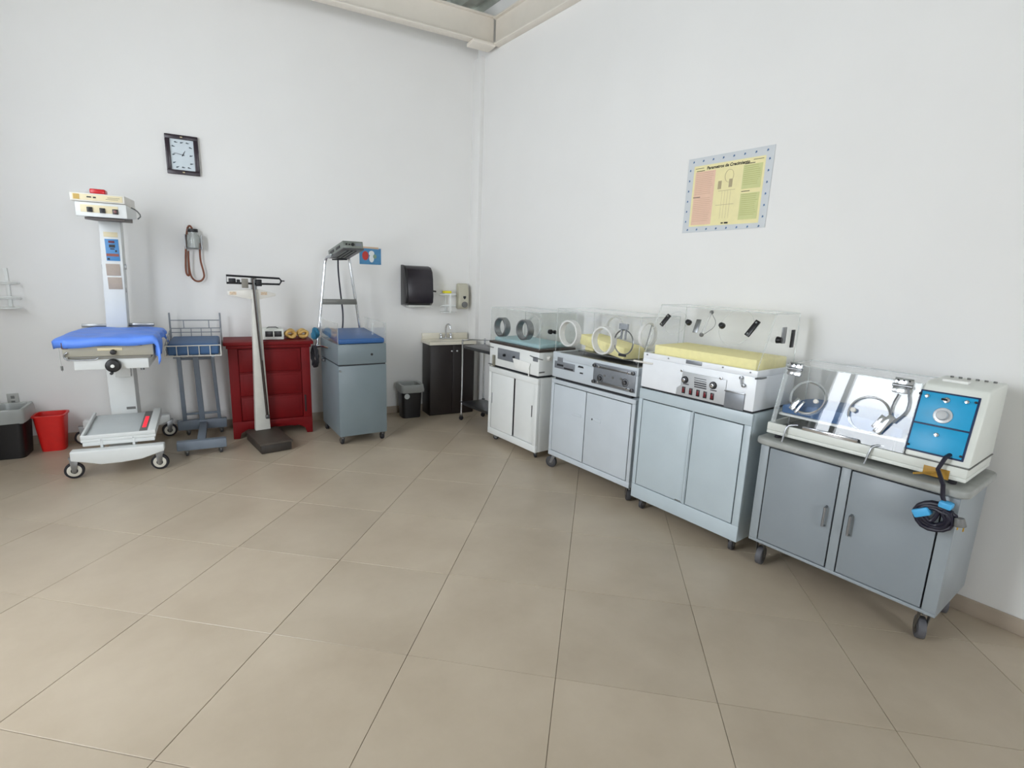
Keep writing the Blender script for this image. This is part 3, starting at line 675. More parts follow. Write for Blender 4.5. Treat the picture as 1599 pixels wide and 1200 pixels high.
mb().cyl(M @ Vector((x, -.013, zz)), M @ Vector((x, -.034, zz)), .022, .019, 20).build('dial_knob', mat('dial_grey', (188, 190, 192), .4), kn, .003)
for (u, v, r_, m_) in ((1438, 615, .005, DARK), (1449, 619, .008, CHROME), (1511, 629, .008, CHROME), (1525, 630, .005, DARK), (1419, 694, .005, DARK), (1501, 714, .005, DARK), (1463, 680, .009, CHROME)):
    x, zz = onM(u, v); mb().cyl(M @ Vector((x, -.006, zz)), M @ Vector((x, -.014, zz)), r_, n=12).build('screw' if r_ < .007 else 'socket', m_, t, .001)
x, zz = onM(1479, 626); k = mb().cyl(M @ Vector((x, -.006, zz)), M @ Vector((x, -.012, zz)), .012, n=16).build('toggle_switch', CHROME, t, .001)
mb().cyl(M @ Vector((x, -.012, zz)), M @ Vector((x - .012, -.026, zz)), .005, n=10).build('toggle', BLACK, k)
# top vents and label on the control box
P = FL(1493, 598, .737 + .402); g = mb(); x = U.ym - P.y; y = P.x - U.xc
g.box(x - .045, x + .045, y - .02, y + .02, .402, .414); g.build('lid_handle', PAPER, t, .003)
for k in range(6): mb().cyl((xs_ + .04 + k * .030, bi - .05, .4015), (xs_ + .04 + k * .030, bi - .05, .409), .007, n=8).build('vent_plug', GREYPL, t)
q = S4(1528, 745)
g = mb(); g.box(xs_ + .002, xr + .004, fi - .001, bi + .001, .0795, .0825); g.build('seam', mat('seam_shadow_grey', (120, 122, 118), .6), t)
# clear sloped hood
hx0, hx1 = xl + .012, xs_ - .003
def hood4():
    th = .005; xm = (hx0 + hx1) / 2; hh_ = (hx1 - hx0) / 2
    e = bpy.data.objects.new('hood', None)
    g = mb(); fb, ft = fg, fg + .085
    g.add([(hx0, fb, z0g), (hx1, fb, z0g), (hx1, ft, z1g), (hx0, ft, z1g), (hx0, fb + th, z0g), (hx1, fb + th, z0g), (hx1, ft + th, z1g), (hx0, ft + th, z1g)],
          [(0, 1, 2, 3), (4, 7, 6, 5), (0, 4, 5, 1), (3, 2, 6, 7), (0, 3, 7, 4), (1, 5, 6, 2)]); fp = g.build('front_pane', ACRYL, t)
    mb().box(hx0, hx1, ft + th, bi - .01, z1g - th, z1g).build('top_pane', ACRYL, t)
    mb().box(hx0, hx1, bi - .015, bi - .01, z0g, z1g - th).build('back_pane', ACRYL, t)
    mb().prism([(fb + th, z0g), (bi - .015, z0g), (bi - .015, z1g - th), (ft + th, z1g - th)], hx0, hx0 + th, 'x').build('side_pane', ACRYL, t)
    g = mb(); e_ = .0035
    g.tube([(hx0, fb, z0g), (hx0, ft, z1g)], e_, 6); g.tube([(hx1, fb, z0g), (hx1, ft, z1g)], e_, 6); g.tube([(hx0, ft, z1g), (hx1, ft, z1g)], e_, 6); g.tube([(hx0, ft, z1g), (hx0, bi - .01, z1g), (hx0, bi - .01, z0g)], e_, 6); g.tube([(hx0, bi - .01, z1g), (hx1, bi - .01, z1g)], e_, 6)
    g.build('glued_edge', ACEDGE, t)
    # second sheet edge of the left end
    mb().box(hx0 - .001, hx0 + .022, -.004, -.001, 0, .31, Matrix.Translation((0, fb, z0g)) @ Matrix.Rotation(-math.atan2(.085, .305), 4, 'X')).build('end_strip', ACEDGE, t)
hood4()
def G4(u, v):
    d = ray(u, v); sl = math.atan2(.085, .305); n_ = Vector((-math.cos(sl), 0, math.sin(sl))); p0 = Vector((U4.xc + fg, 0, z0g + ZH))
    P = CAM + d * ((p0 - CAM).dot(n_) / d.dot(n_)); return Vector((U4.ym - P.y, P.x - U4.xc, P.z - ZH))
slg = math.atan2(.085, .305)
for (u, v) in ((1243, 577), (1411, 603)):
    M_ = slopeM(G4(u, v), slg); hg = mb().box(-.036, .036, -.012, -.001, .004, .034, M_).build('hinge', CHROME, t, .003)
    mb().box(-.036, .036, -.012, -.001, -.034, -.008, M_).build('hinge_leaf', CHROME, hg, .003)
    mb().cyl(M_ @ Vector((-.038, -.014, -.002)), M_ @ Vector((.038, -.014, -.002)), .007, n=12).build('hinge_pin', STEEL, hg)
    for k in (-1, 0, 1): mb().cyl(M_ @ Vector((k * .022, -.012, .022)), M_ @ Vector((k * .022, -.016, .022)), .004, n=8).build('screw', DARK, hg)
for (cu, cv, ru, rv, a0, a1, lu, lv) in ((1262, 622, .082, .078, -150, 95, 1243, 632), (1357, 648, .082, .082, 10, 200, 1374, 660)):
    M_ = slopeM(G4(cu, cv), slg)
    g = mb(); g.tube([M_ @ Vector((ru * math.cos(R(a0 + (a1 - a0) * k / 24)), -.010, rv * math.sin(R(a0 + (a1 - a0) * k / 24)))) for k in range(25)], .0045, 6); g.build('hand_port_rim', CHROME, t)
    g = mb(); g.band(M_ @ Vector((0, .002, 0)), M_.to_3x3() @ Vector((0, -1, 0)), ru + .006, ru - .004, .006); g.build('hand_port_door', ACEDGE, t)
    M2 = slopeM(G4(lu, lv), slg) @ Matrix.Rotation(R(25), 4, 'Y')
    la = mb().box(-.013, .013, -.016, -.002, -.034, .034, M2).build('port_latch', CHROME, t, .003)
    mb().box(.020, .034, -.016, -.002, -.036, .036, M2).build('latch_keeper', CHROME, la, .003)
for (u, v) in ((1276, 628), (1334, 641)):
    M_ = slopeM(G4(u, v), slg); mb().cyl(M_ @ Vector((0, -.002, 0)), M_ @ Vector((0, -.022, 0)), .010, .012, 14).build('port_knob', OFFW, t, .003)
M_ = slopeM(G4(1382, 664), slg); M_ = M_ @ Matrix.Rotation(R(28), 4, 'Y'); mb().box(-.016, .016, -.018, -.004, -.05, .05, M_).build('long_latch', CHROME, t, .003)
g = mb(); Pa, Pb = G4(1405, 615), G4(1392, 655); o_ = Vector((0, -.012, 0)); g.tube([Pa + o_, Pa * .5 + Pb * .5 + o_ + Vector((-.012, 0, 0)), Pb + o_], .004, 6, smooth=2); g.build('stay_wire', DKSTEEL, t)
g = mb(); Pa, Pb, Pc = G4(1420, 605), G4(1422, 640), G4(1396, 660); g.tube([Pa + o_, Pb + o_, Pc + o_], .005, 6, smooth=2); g.build('tubing', ALU, t)
Pa = G4(1253, 673); (xa, za), (xb, zb) = U.p(1252, 671, -.475), U.p(1338, 694, -.475)
mb().box(xa, xb, fi - .004, fi + .011, .0803, .098).build('hinge_rail', CHROME, t, .002)
for (u, v, u2, v2) in ((1230, 669, 1221, 690), (1362, 703, 1347, 729)):
    (xa, za), (xb, zb) = U.p(u, v, -.475), U.p(u2, v2, -.49)
    za = min(za + z, .08); g = mb(); g.tube([(xa + .03, fi + .03, .090), (xa, fi - .004, .088), (xa - .004, fi - .014, .072), (xb, fi - .020, zb + z)], .0048, 8, smooth=2); g.build('hook_latch', STEEL, t)
(xa, za), (xb, zb) = U.p(1442, 729, -.475), U.p(1480, 750, -.475)
zm = U.p(1461, 739, -.475)[1] + z
pl_ = mb().box(xa, xb, fi - .004, fi + .001, zm - .018, zm + .022).build('brass_plate', BRASS, t, .001)
x, zz = U.p(1461, 739, -.48); x2, z2 = U.p(1424, 751, -.56); mb().tube([(x, fi - .003, zz + z), (x2, fi - .09, zz + z - .002)], .0045, 8).build('lever', BRASS, pl_)
# power cord with its coil
x, zz = onM(1484, 711); p_in = M @ Vector((x, -.004, zz))
yc = f - ov - .018
cx_, cz_ = U.p(1459, 806, U.xc + yc); cz_ += z
xt, zt2 = U.p(1470, 775, U.xc + yc)
pts = [p_in, p_in + Vector((-.006, -.03, -.006)), p_in + Vector((-.02, -.045, -.06)), Vector((xt, yc - .012, .02)), Vector((xt + .004, yc, zt2 + z))]
def coil(cx, cz, n, rad):
    out = []
    for k in range(n * 16 + 1):
        a_ = R(60 + 360 * k / 16); w_ = k / (n * 16); rr_ = rad * (1.0 + .03 * math.sin(k * 1.7) - .36 * ((k // 16) % 3) / 2)
        out.append(Vector((cx + rr_ * 1.12 * math.cos(a_), yc - .006 - .012 * math.sin(k * .21) - .004 * (k // 16 % 2), cz + rr_ * math.sin(a_))))
    return out
cd = mb().tube(pts + coil(cx_, cz_, 9, .056), .0085, 8).build('power_cord', CORD, t)
mb().tube([Vector((cx_ + .02, yc - .012, cz_ + .055)), Vector((cx_ + .0, yc - .02, cz_ - .03)), Vector((cx_ - .03, yc - .02, cz_ + .0))], .008, 8, smooth=2).build('inner_loop', CORD, cd)
x, zz = U.p(1439, 800, U.xc + yc - .02); mb().box(-.017, .017, -.030, .016, -.030, .030, Matrix.Translation((x, yc - .004, zz + z)) @ Matrix.Rotation(R(58), 4, 'Y')).build('tape', TAPE, cd, .006)
x, zz = U.p(1476, 790, U.xc + yc - .02); mb().box(-.022, .022, -.030, .016, -.013, .013, Matrix.Translation((x, yc, zz + z)) @ Matrix.Rotation(R(5), 4, 'Y')).build('tape', TAPE, cd, .006)
x, zz = U.p(1498, 815, U.xc + yc); xw, zw = U.p(1480, 796, U.xc + yc)
mb().tube([(xw, yc, zw + z), (xw + .03, yc - .01, zw + z - .015), (x - .01, yc - .006, zz + z + .02)], .007, 8, smooth=2).build('plug_lead', CORD, cd)
pg = mb().cyl((x, yc - .01, zz + z + .018), (x + .008, yc - .01, zz + z - .016), .016, .021, 14).build('plug', GREYPL, cd, .003)
for k in (-1, 1): mb().box(x + .010 + k * .009 - .002, x + .010 + k * .009 + .002, yc - .014, yc - .006, zz + z - .032, zz + z - .014).build('prong', mat('brass', (200, 160, 60), .3, .9), pg)
# white shelf with blue mattress inside
sh = thing('mattress_shelf', 'white shelf holding the mattress inside the incubator with blue panel', 'shelf', U.loc(.737), RZ)
g = mb(); g.box(hx0 + .012, hx1 - .01, fg + .045, bi - .03, .118, .130); g.build('shelf_board', WHITE, sh, .003)
for sx in (hx0 + .05, hx1 - .06):
    for sy in (fg + .09, bi - .06): mb().cyl((sx, sy, .0462), (sx, sy, .119), .006, n=10).build('leg', STEEL, sh)
g = mb(); N = 14; x0_, x1_, y0_, y1_ = hx0 + .02, hx1 - .03, fg + .055, bi - .04
pr = []
for k in range(N + 1):
    q = k / N; pr.append((x0_ + (x1_ - x0_) * q, .1308 + .040 + .022 * math.sin(q * math.pi) ** .6))
pr = [(x0_, .1308)] + pr + [(x1_, .1308)]
o = mb().prism(pr, y0_, y1_, 'y').build('incubator_mattress', STEELBLUE, None, .006, 2); tag(o, 'steel blue mattress on the white shelf inside the incubator with blue panel', 'mattress', None, U.loc(.737), RZ)

# ---------- growth chart poster
t = thing('wall_poster', 'pink, yellow and green growth chart poster with grey-blue border on the right wall', 'poster', (rwx(-3.055) - .003, -3.055, 2.093), RWA)
pw, ph = .296, .240
mb().prism([(-pw, -ph), (pw, -ph + .01), (pw + .004, ph), (-pw, ph)], -.001, .001, 'y').build('sheet', mat('grey_blue_border', (204, 208, 211), .5, var=.02), t)
PR = [('yellow_print', (236, 226, 172), -.247, .250, -.20, .188, .0014), ('pink_print', (230, 194, 170), -.232, -.082, -.19, .150, .0018), ('green_print', (204, 206, 146), .112, .236, -.175, -.018, .0018), ('green_print', (204, 206, 146), .112, .236, .008, .150, .0018)]
for nm, c, xa, xb, za, zb, yy in PR: mb().box(xa, xb, -yy, -yy + .0003, za, zb).build(nm, mat(nm, c, .55, var=.03), t)
INK = mat('black_ink', (40, 36, 34), .6, var=0); FAINT = mat('faint_ink', (172, 150, 118), .6, var=0); BLUEINK = mat('blue_ink', (72, 108, 150), .6, var=0.2)
lettering('title', 'Parametros de Crecimiento', .0265, front(.0, -.0022, .166), INK, t, bold=.0009, shear=.1)
for (xa, xb, zz, hh_) in ((-.225, -.165, .154, .0020), (-.236, -.172, .171, .0014), (.118, .185, .156, .0020), (.172, .238, .174, .0014), (-.235, -.18, -.012, .002), (.114, .17, -.006, .002), (-.005, .012, -.188, .004), (.018, .045, -.188, .005)):
    mb().box(xa, xb, -.0022, -.0019, zz - hh_, zz + hh_).build('small_print', INK, t)
g = mb()
for (xa, xb, za, n_) in ((-.224, -.09, .14, 12), (-.224, -.09, -.02, 13), (.118, .23, .142, 10), (.118, .23, -.026, 11)):
    for k in range(n_): zz = za - .012 * k; g.slot(1 if xa > 0 else 0); g.box(xa, xb - random.random() * .02, -.0022, -.0019, zz - .0013, zz + .0013)
g.build('text_lines', [mat('pink_text_ink', (206, 166, 142), .6, var=0), mat('green_text_ink', (176, 178, 112), .6, var=0)], t, kind='stuff')
g = mb()
g.ring((.02, -.0022, .10), (0, -1, 0), .038, .0012, 24, 4, .030); g.box(-.055, -.03, -.0023, -.0019, .025, .075); g.box(.022, .046, -.0023, -.0019, .03, .08)
for xx in (-.02, .0, .02, .04): g.box(xx, xx + .001, -.0022, -.0019, -.16, .01)
g.box(-.05, .07, -.0022, -.0019, .012, .014); g.box(-.06, .07, -.0022, -.0019, -.075, -.073)
g.build('growth_diagram', mat('grey_ink', (176, 162, 128), .6, var=0), t, kind='stuff')
for k in range(8):
    for (xx, zz) in ((-.255 + .073 * k, ph - .024), (-.255 + .073 * k, -ph + .020)):
        mb().prism([(xx - .006, zz - .007), (xx + .005, zz - .004), (xx + .006, zz + .004), (xx, zz + .008), (xx - .005, zz + .002)], -.0016, -.0012, 'y').build('border_icon', BLUEINK, t)
for k in range(6):
    for xx in (-pw + .020, pw - .022):
        zz = -.165 + .066 * k; mb().prism([(xx - .005, zz - .007), (xx + .006, zz - .003), (xx + .003, zz + .007), (xx - .004, zz + .006)], -.0016, -.0012, 'y').build('border_icon', BLUEINK, t)

# ================================================================== CORNER: STEEL TROLLEY, SINK
t = thing('steel_trolley', 'stainless steel two-shelf trolley with chrome legs between sink cabinet and first incubator', 'trolley', (-0.185, -0.80, 0), RZ)
h, d_ = .315, .135; zt = .80
for zz, nm in ((zt, 'top_shelf'), (.20, 'lower_shelf')):
    g = mb(); g.box(-h, h, -d_, d_, zz - .012, zz); g.box(-h, h, -d_, -d_ + .006, zz - .03, zz - .012); g.box(-h, h, d_ - .006, d_, zz - .03, zz - .012); g.box(-h, -h + .006, -d_ + .006, d_ - .006, zz - .03, zz - .012); g.box(h - .006, h, -d_ + .006, d_ - .006, zz - .03, zz - .012)
    g.build(nm, DKSTEEL, t, .002)
for sx in (-1, 1):
    for sy in (-1, 1):
        x, y = sx * (h + .005), sy * (d_ + .004); lg = mb().cyl((x, y, .055), (x, y, zt + (.06 if sx < 0 else -.03)), .0095, n=14).build('leg', CHROME, t)
        mb().ring((x, y, .2), (0, 0, 1), .012, .006, 14, 6).build('collar', BLACK, lg)
        mb().cyl((x - .009, y, .024), (x + .009, y, .024), .024, n=20).build('wheel', RUBBER, lg, .003)
        mb().box(x - .013, x + .013, y - .012, y + .012, .044, .058).build('caster_fork', STEEL, lg, .002)
zr = zt + .055
g = mb(); g.tube([(-h - .005, -d_ - .004, zr - .005), (-h + .06, -d_ - .004, zr + .005), (-h + .12, -d_ + .02, zr + .02), (h * .5, d_ - .01, zr + .03), (h - .06, d_ - .004, zr + .03), (h - .02, d_ - .004, zt - .004)], .006, 8, smooth=2); g.build('guard_rail', CHROME, t)

def LT(s_, off_, z_=0): p = WL(s_, off_, z_); return (p.x, p.y, p.z)
# vanity
S0, S1 = .505, -.005; sm = (S0 + S1) / 2; hw = (S0 - S1) / 2; dp = .262
t = thing('vanity_cabinet', 'dark espresso wood sink cabinet with two small round knobs', 'cabinet', LT(sm, dp / 2 + .012), LA)
hd = dp / 2 - .006
g = mb(); g.box(-hw, hw, -hd + .016, hd, .0, .775); g.build('body', ESPRESSO, t, .002)
for k, sx in enumerate((-1, 1)):
    xa, xb = (-hw + .003, -.002) if sx < 0 else (.002, hw - .003)
    dr = mb().box(xa, xb, -hd, -hd + .015, .012, .77).build('door', ESPRESSO, t, .002)
    x = sx * .030 + .012; mb().cyl((x, -hd, .705), (x, -hd - .012, .705), .005, n=10).ball((x, -hd - .018, .705), .013, 8).build('knob', CHROME, dr)
t = thing('sink_top', 'ivory moulded sink top with backsplash on the dark sink cabinet', 'sink', LT(sm, dp / 2 + .012, .7752), LA)
g = mb(); W2 = hw + .012; D2 = hd + .018
# slab with an oval basin cut as a ring of quads
N = 32; bx, by, brx, bry = .01, -.018, .17, .075; ov_ = []; outer = []
for k in range(N):
    a_ = 2 * math.pi * k / N; c_, s__ = math.cos(a_), math.sin(a_); ov_.append((bx + brx * c_, by + bry * s__))
    m_ = max(abs(c_) , abs(s__)); outer.append((W2 * c_ / m_, D2 * s__ / m_ if True else 0))
zt = .032; vs_ = [(x, y, zt) for x, y in outer] + [(x, y, zt) for x, y in ov_] + [(x, y, 0) for x, y in outer] + [(bx + (x - bx) * .55, by + (y - by) * .55, .006) for x, y in ov_]
fs_ = []
for k in range(N):
    j = (k + 1) % N; fs_ += [(k, j, N + j, N + k), (k, 2 * N + k, 2 * N + j, j), (N + k, N + j, 3 * N + j, 3 * N + k)]
fs_ += [tuple(range(2 * N, 3 * N)), tuple(range(3 * N, 4 * N))]
g.add(vs_, fs_); g.build('basin_slab', MARBLE, t)
mb().box(-W2, W2, D2 - .034, D2 - .018, .0325, .10).build('backsplash', MARBLE, t, .004)
mb().cyl((bx, by, .0062), (bx, by, .009), .016, n=16).build('drain', CHROME, t)
fc = mb().box(-.075, .075, D2 - .075, D2 - .038, .0325, .05).build('faucet', CHROME, t, .006, 3)
mb().tube([(0, D2 - .055, .05), (0, D2 - .055, .17), (.01, D2 - .075, .205), (.028, D2 - .105, .19), (.032, D2 - .115, .15)], .009, 10, smooth=2).build('spout', CHROME, fc)
for sx in (-1, 1):
    mb().cyl((sx * .058, D2 - .056, .05), (sx * .058, D2 - .056, .072), .014, .012, 14).ball((sx * .058, D2 - .056, .084), .017, 8).build('tap_handle', CHROME, fc)

# bins ----------------------------------------------------------------
def bin_(name, label, loc, rz, w0, d0, w1, d1, hgt, m_, liner=None, drop=.09, group=None, disc=False, thick=.006):
    t = thing(name, label, 'bin', loc, rz, group)
    def rr(w_, d__, z_, r_=.035, n=5):
        out = []
        for (cx, cy, a_) in ((w_ - r_, -d__ + r_, -90), (w_ - r_, d__ - r_, 0), (-w_ + r_, d__ - r_, 90), (-w_ + r_, -d__ + r_, 180)):
            for k in range(n): q = R(a_ + 90 * k / (n - 1)); out.append((cx + r_ * math.cos(q), cy + r_ * math.sin(q), z_))
        return out
    def loft(rings, cap0=True, cap1=True):
        g = mb(); n = len(rings[0]); vs_ = [p for r_ in rings for p in r_]; fs_ = []
        for q in range(len(rings) - 1):
            for k in range(n): fs_.append((q * n + k, q * n + (k + 1) % n, (q + 1) * n + (k + 1) % n, (q + 1) * n + k))
        if cap0: fs_.append(tuple(range(n)))
        if cap1: fs_.append(tuple(range((len(rings) - 1) * n, len(rings) * n)))
        return g.add(vs_, fs_)
    L_ = [rr(w0, d0, 0), rr(w1, d1, hgt), rr(w1 + .008, d1 + .008, hgt), rr(w1 + .008, d1 + .008, hgt + .012), rr(w1 - thick, d1 - thick, hgt + .012), rr(w0 - thick, d0 - thick, .008)]
    loft(L_).build('body', m_, t)
    if liner:
        rng = random.Random(len(label) * 7 + 3); n = 5
        def wob(ring, a): return [(x * (1 + rng.uniform(-a, a)), y * (1 + rng.uniform(-a, a)), z_ + rng.uniform(-a, a) * .12) for x, y, z_ in ring]
        rs = [wob(rr(w1 + .012, d1 + .012, hgt - drop), .05), wob(rr(w1 + .018, d1 + .018, hgt - drop * .5), .025), rr(w1 + .014, d1 + .014, hgt + .006), wob(rr(w1 + .010, d1 + .010, hgt + .026), .02), wob(rr(w1 - .012, d1 - .012, hgt + .022), .02), wob(rr(w1 - .03, d1 - .03, hgt - .06), .06), wob(rr(w0 - .02, d0 - .02, hgt * .45), .08)]
        loft(rs, False, True).build('liner', LINER, t)
    if disc: mb().cyl((-w0 * .62, -d0 - .022, hgt * .72), (-w0 * .62, -d0 - .0165, hgt * .72), .028, n=18).build('recycling_badge', mat('pale_sticker', (190, 196, 196), .5), t)
    return t
p0 = FL(645, 654); tb = bin_('waste_bin', 'small black bin with clear liner beside the dark sink cabinet', LT(-(p0.dot(LD)) + .0, p0.dot(LN) - .115), LA, .098, .085, .112, .10, .335, BLACK, True, .055, disc=True)
p0 = FL(24, 719); bin_('waste_bin', 'black bin with milky white liner folded over its rim, at the left edge', LT(-(p0.dot(LD)) + .055, p0.dot(LN) - .15), LA, .105, .115, .125, .135, .365, BLACK, True, .085)
p0 = FL(82, 706); bin_('waste_bin', 'bright red plastic bin between black bin and white warmer', LT(-(p0.dot(LD)), p0.dot(LN) - .085), LA, .075, .065, .098, .09, .285, REDBIN)

# towel dispenser ---------------------------------------------------------
sa, _ = PL(630, 470, .0); sa = .735; sb = .440; za, zb = 1.180, 1.588
t = thing('towel_dispenser', 'smoky black paper towel dispenser with side lever on the wall above the bin', 'towel dispenser', LT((sa + sb) / 2, 0, za), LA)
hw = (sa - sb) / 2; H = zb - za
prof = [(0, 0), (-.12, 0), (-.175, .03), (-.185, .10), (-.175, .20), (-.170, .27), (-.150, .35), (-.10, .395), (-.03, H), (0, H)]
g = mb(); g.prism(prof, -hw, hw, 'x'); bd = g.build('cover', mat('smoky_black_plastic', (38, 33, 40), .25, var=.05), t, .012, 3)
mb().prism([(-.02, -.004), (-.19, .02), (-.205, .10), (-.19, .2), (-.185, .28), (-.165, .36), (-.11, .405), (-.03, H + .006), (-.02, H)], -hw - .012, -hw + .018, 'x').build('side_frame', BLACK, t, .006, 2)
mb().box(-hw + .03, hw - .02, -.17, -.03, -.018, .004).build('paper_slot', mat('pale_grey_plastic', (200, 200, 194), .5), t, .004)
mb().tube([(hw - .004, -.10, .155), (hw + .03, -.105, .15), (hw + .045, -.125, .148)], .008, 8).build('lever', BLACK, t)
lettering('maker_mark', 'LEVER', .012, front(-.07, -.186, .285), mat('silver_print', (170, 170, 175), .4, .5), t) if False else None
# white wall racks ---------------------------------------------------------
def rack(label, s_, z_, yellow=False):
    t = thing('jar_rack', label, 'wall rack', LT(s_, 0, z_), LA, 'white wall racks')
    mb().box(-.012, .012, -.012, 0, 0, .30 if not yellow else .22).build('upright', WHITE, t, .002)
    zz = (.20, .085) if not yellow else (.195, .075)
    for k in zz:
        n = 18; pts_ = [(0 + .085 * math.sin(R(a_)), -.075 - .065 * math.cos(R(a_)) , k - .01 * (1 - math.cos(R(a_)))) for a_ in range(180, -181, -15)]
        mb().tube(pts_[:-1], .007, 8, True).build('ring', WHITE, t)
    mb().prism([(.085 * math.cos(R(a_)), -.075 + .07 * math.sin(R(a_))) for a_ in range(0, 360, 20)], -.006, .004, 'z').build('base_plate', WHITE, t, .002)
    if yellow:
        for k in zz: mb().box(-.062, .062, -.150, -.140, k - .008, k + .008).build('front_bar', WHITE, t, .003)
        mb().box(-.010, .010, -.152, -.142, .0, .20).build('front_upright', WHITE, t, .003)
    return t
s_, z_ = PL(16, 480, .02); t = rack('white ring rack, empty, on the wall at the far left edge', s_, z_ - .0)
s_, z_ = PL(697, 487, .03); t = rack('white ring rack between towel dispenser and soap dispenser', s_, z_, True)
o = mb().box(-.05, .04, -.028, .028, 0, .026).build('sponge', mat('yellow_sponge', (232, 220, 60), .9, bump=.3), None, .008, 2)
tag(o, 'small yellow sponge lying on top of the white rack by the soap dispenser', 'sponge', None, LT(s_ + .008, .075, z_ + .2025), LA)
# soap dispenser
sa, zb = PL(713, 444, .05); sb, za = PL(734, 483, .05)
t = thing('soap_dispenser', 'khaki soap dispenser with grey push button near the room corner', 'soap dispenser', LT((sa + sb) / 2 + .01, 0, za), LA)
hw = .062; H = zb - za + .01
g = mb(); g.prism([(0, 0), (-.06, 0), (-.095, .03), (-.098, .14), (-.085, .23), (-.05, H), (0, H)], -hw, hw, 'x'); g.build('housing', KHAKI, t, .018, 3)
mb().prism([(.034 * math.cos(R(a_)) + .006, .052 + .034 * math.sin(R(a_))) for a_ in range(0, 360, 20)], -.108, -.088, 'y').build('push_button', GREYPL, t, .004)
mb().prism([(-.012, .145), (.022, .145), (.020, .125), (.005, .108), (-.010, .125)], -.101, -.094, 'y').build('window', DARK, t, .002)
# small wall outlet behind the left bin
s_, z_ = PL(21, 624, .0); t = thing('wall_outlet', 'small grey wall outlet above the black bin at the left edge', 'outlet', LT(s_, 0, z_), LA)
mb().box(-.036, .036, -.010, 0, -.05, .05).build('plate', mat('outlet_grey', (178, 178, 174), .5), t, .003)
for dz in (-.02, .02): mb().box(-.012, .012, -.013, -.009, dz - .012, dz + .012).build('socket', GREYPL, t, .002)

# ================================================================== CLOCK, PICTURE, SUCTION JAR
t = thing('wall_clock', 'rectangular wall clock with dark wooden frame and white face, hands near ten to one', 'clock', LT(2.616, 0, 2.413), LA)
hw, hh = .119, .156; fw = .034
CLK = mat('dark_plum_wood', (44, 32, 42), .3, var=.15, scale=12)
for (xa, xb, za, zb) in ((-hw, hw, hh - fw, hh), (-hw, hw, -hh, -hh + fw), (-hw, -hw + fw, -hh + fw, hh - fw), (hw - fw, hw, -hh + fw, hh - fw)):
    mb().box(xa, xb, -.03, 0, za, zb).build('frame', CLK, t, .003)
fa = mb().box(-hw + fw, hw - fw, -.018, -.001, -hh + fw, hh - fw).build('dial', mat('clock_face', (206, 216, 222), .5, var=.02), t)
BIRD = mat('slate_ink', (70, 84, 92), .6, var=.1)
for k in range(12):
    a_ = R(90 - 30 * k); x = .062 * max(-1, min(1, 1.35 * math.cos(a_))); zz = .098 * max(-1, min(1, 1.30 * math.sin(a_)))
    q = random.uniform(-.6, .3); M = Matrix.Translation((x, -.0185, zz)) @ Matrix.Rotation(q, 4, 'Y')
    mb().prism([(-.014, -.002), (-.004, -.005), (.008, -.003), (.015, .002), (.004, .003), (-.006, .007)], -.0005, .0005, 'y', M).build('hour_motif', BIRD, fa)
for (ln, wd, ang_) in ((.068, .0045, 168), (.040, .006, 62)):
    M = Matrix.Translation((.002, -.021, 0)) @ Matrix.Rotation(-R(ang_), 4, 'Y'); mb().prism([(-.012, -wd / 2), (ln, -wd / 5), (ln, wd / 5), (-.012, wd / 2)], -.0006, .0006, 'y', M).build('hand', DARK, fa)
mb().cyl((.002, -.024, 0), (.002, -.018, 0), .005, n=12).build('hub', DARK, fa)
for zz in (-hh + .017, hh - .017): mb().box(-.008, .008, -.0315, -.0295, zz - .004, zz + .004).build('frame_mark', mat('gilt', (190, 176, 140), .4, .5), t)
# picture
sa, zb = PL(561, 387, .0); sb, za = PL(595, 414, .0)
t = thing('wall_picture', 'small blue picture with a red and a white rounded shape, behind the treatment lamp', 'picture', LT((sa + sb) / 2, 0, (za + zb) / 2), LA)
hw, hh = abs(sa - sb) / 2, (zb - za) / 2
mb().box(-hw, hw, -.003, 0, -hh, hh).build('sheet', mat('picture_blue', (70, 132, 176), .5, var=.15, scale=14), t)
def blob(cx, cz, rx, rz_, m_, y): mb().prism([(cx + rx * math.cos(R(a_)), cz + rz_ * math.sin(R(a_))) for a_ in range(0, 360, 24)], -y - .0005, -y, 'y').build('colour_patch', m_, t)
blob(-.05, .005, .032, .045, mat('picture_red', (186, 48, 40), .5), .0035); blob(.012, .03, .028, .026, mat('picture_white', (226, 232, 232), .5), .0035); blob(.012, -.02, .024, .04, MATS['picture_white'], .0036); blob(.045, .0, .018, .022, mat('picture_green', (120, 150, 128), .5), .0037)
mb().prism([(-hw + .01, hh - .001), (hw - .02, hh - .006), (hw - .03, hh + .012), (-hw + .02, hh + .014)], -.0045, -.003, 'y').build('taped_edge', mat('tan_tape', (206, 176, 146), .6), t)
# suction jar
s0_, z0_ = PL(302, 375, .06)
t = thing('suction_jar', 'wall-hung glass suction jar with black lid and looped brown rubber hose', 'suction jar', LT(s0_, .06, z0_ - .075), LA)
mb().lathe([(.001, 0), (.046, 0), (.052, .008), (.053, .09), (.048, .115), (.034, .128), (.034, .14), (.030, .14), (.030, .128), (.044, .112), (.048, .09), (.047, .012), (.001, .006)], n=28).build('jar', GLASSJ, t)
mb().cyl((0, 0, .14), (0, 0, .168), .040, n=24).build('lid', BLACK, t, .004)
g = mb(); g.box(-.062, .062, .030, .058, .0, .02); g.box(-.064, -.058, -.02, .058, -.005, .12); g.box(.058, .064, -.02, .058, -.005, .12); g.ring((0, 0, .004), (0, 0, 1), .058, .0035, 24, 6); g.build('wire_holder', STEEL, t)
mb().cyl((.0, 0, .02), (.0, 0, .13), .012, n=12).build('inner_tube', PORTW, t)
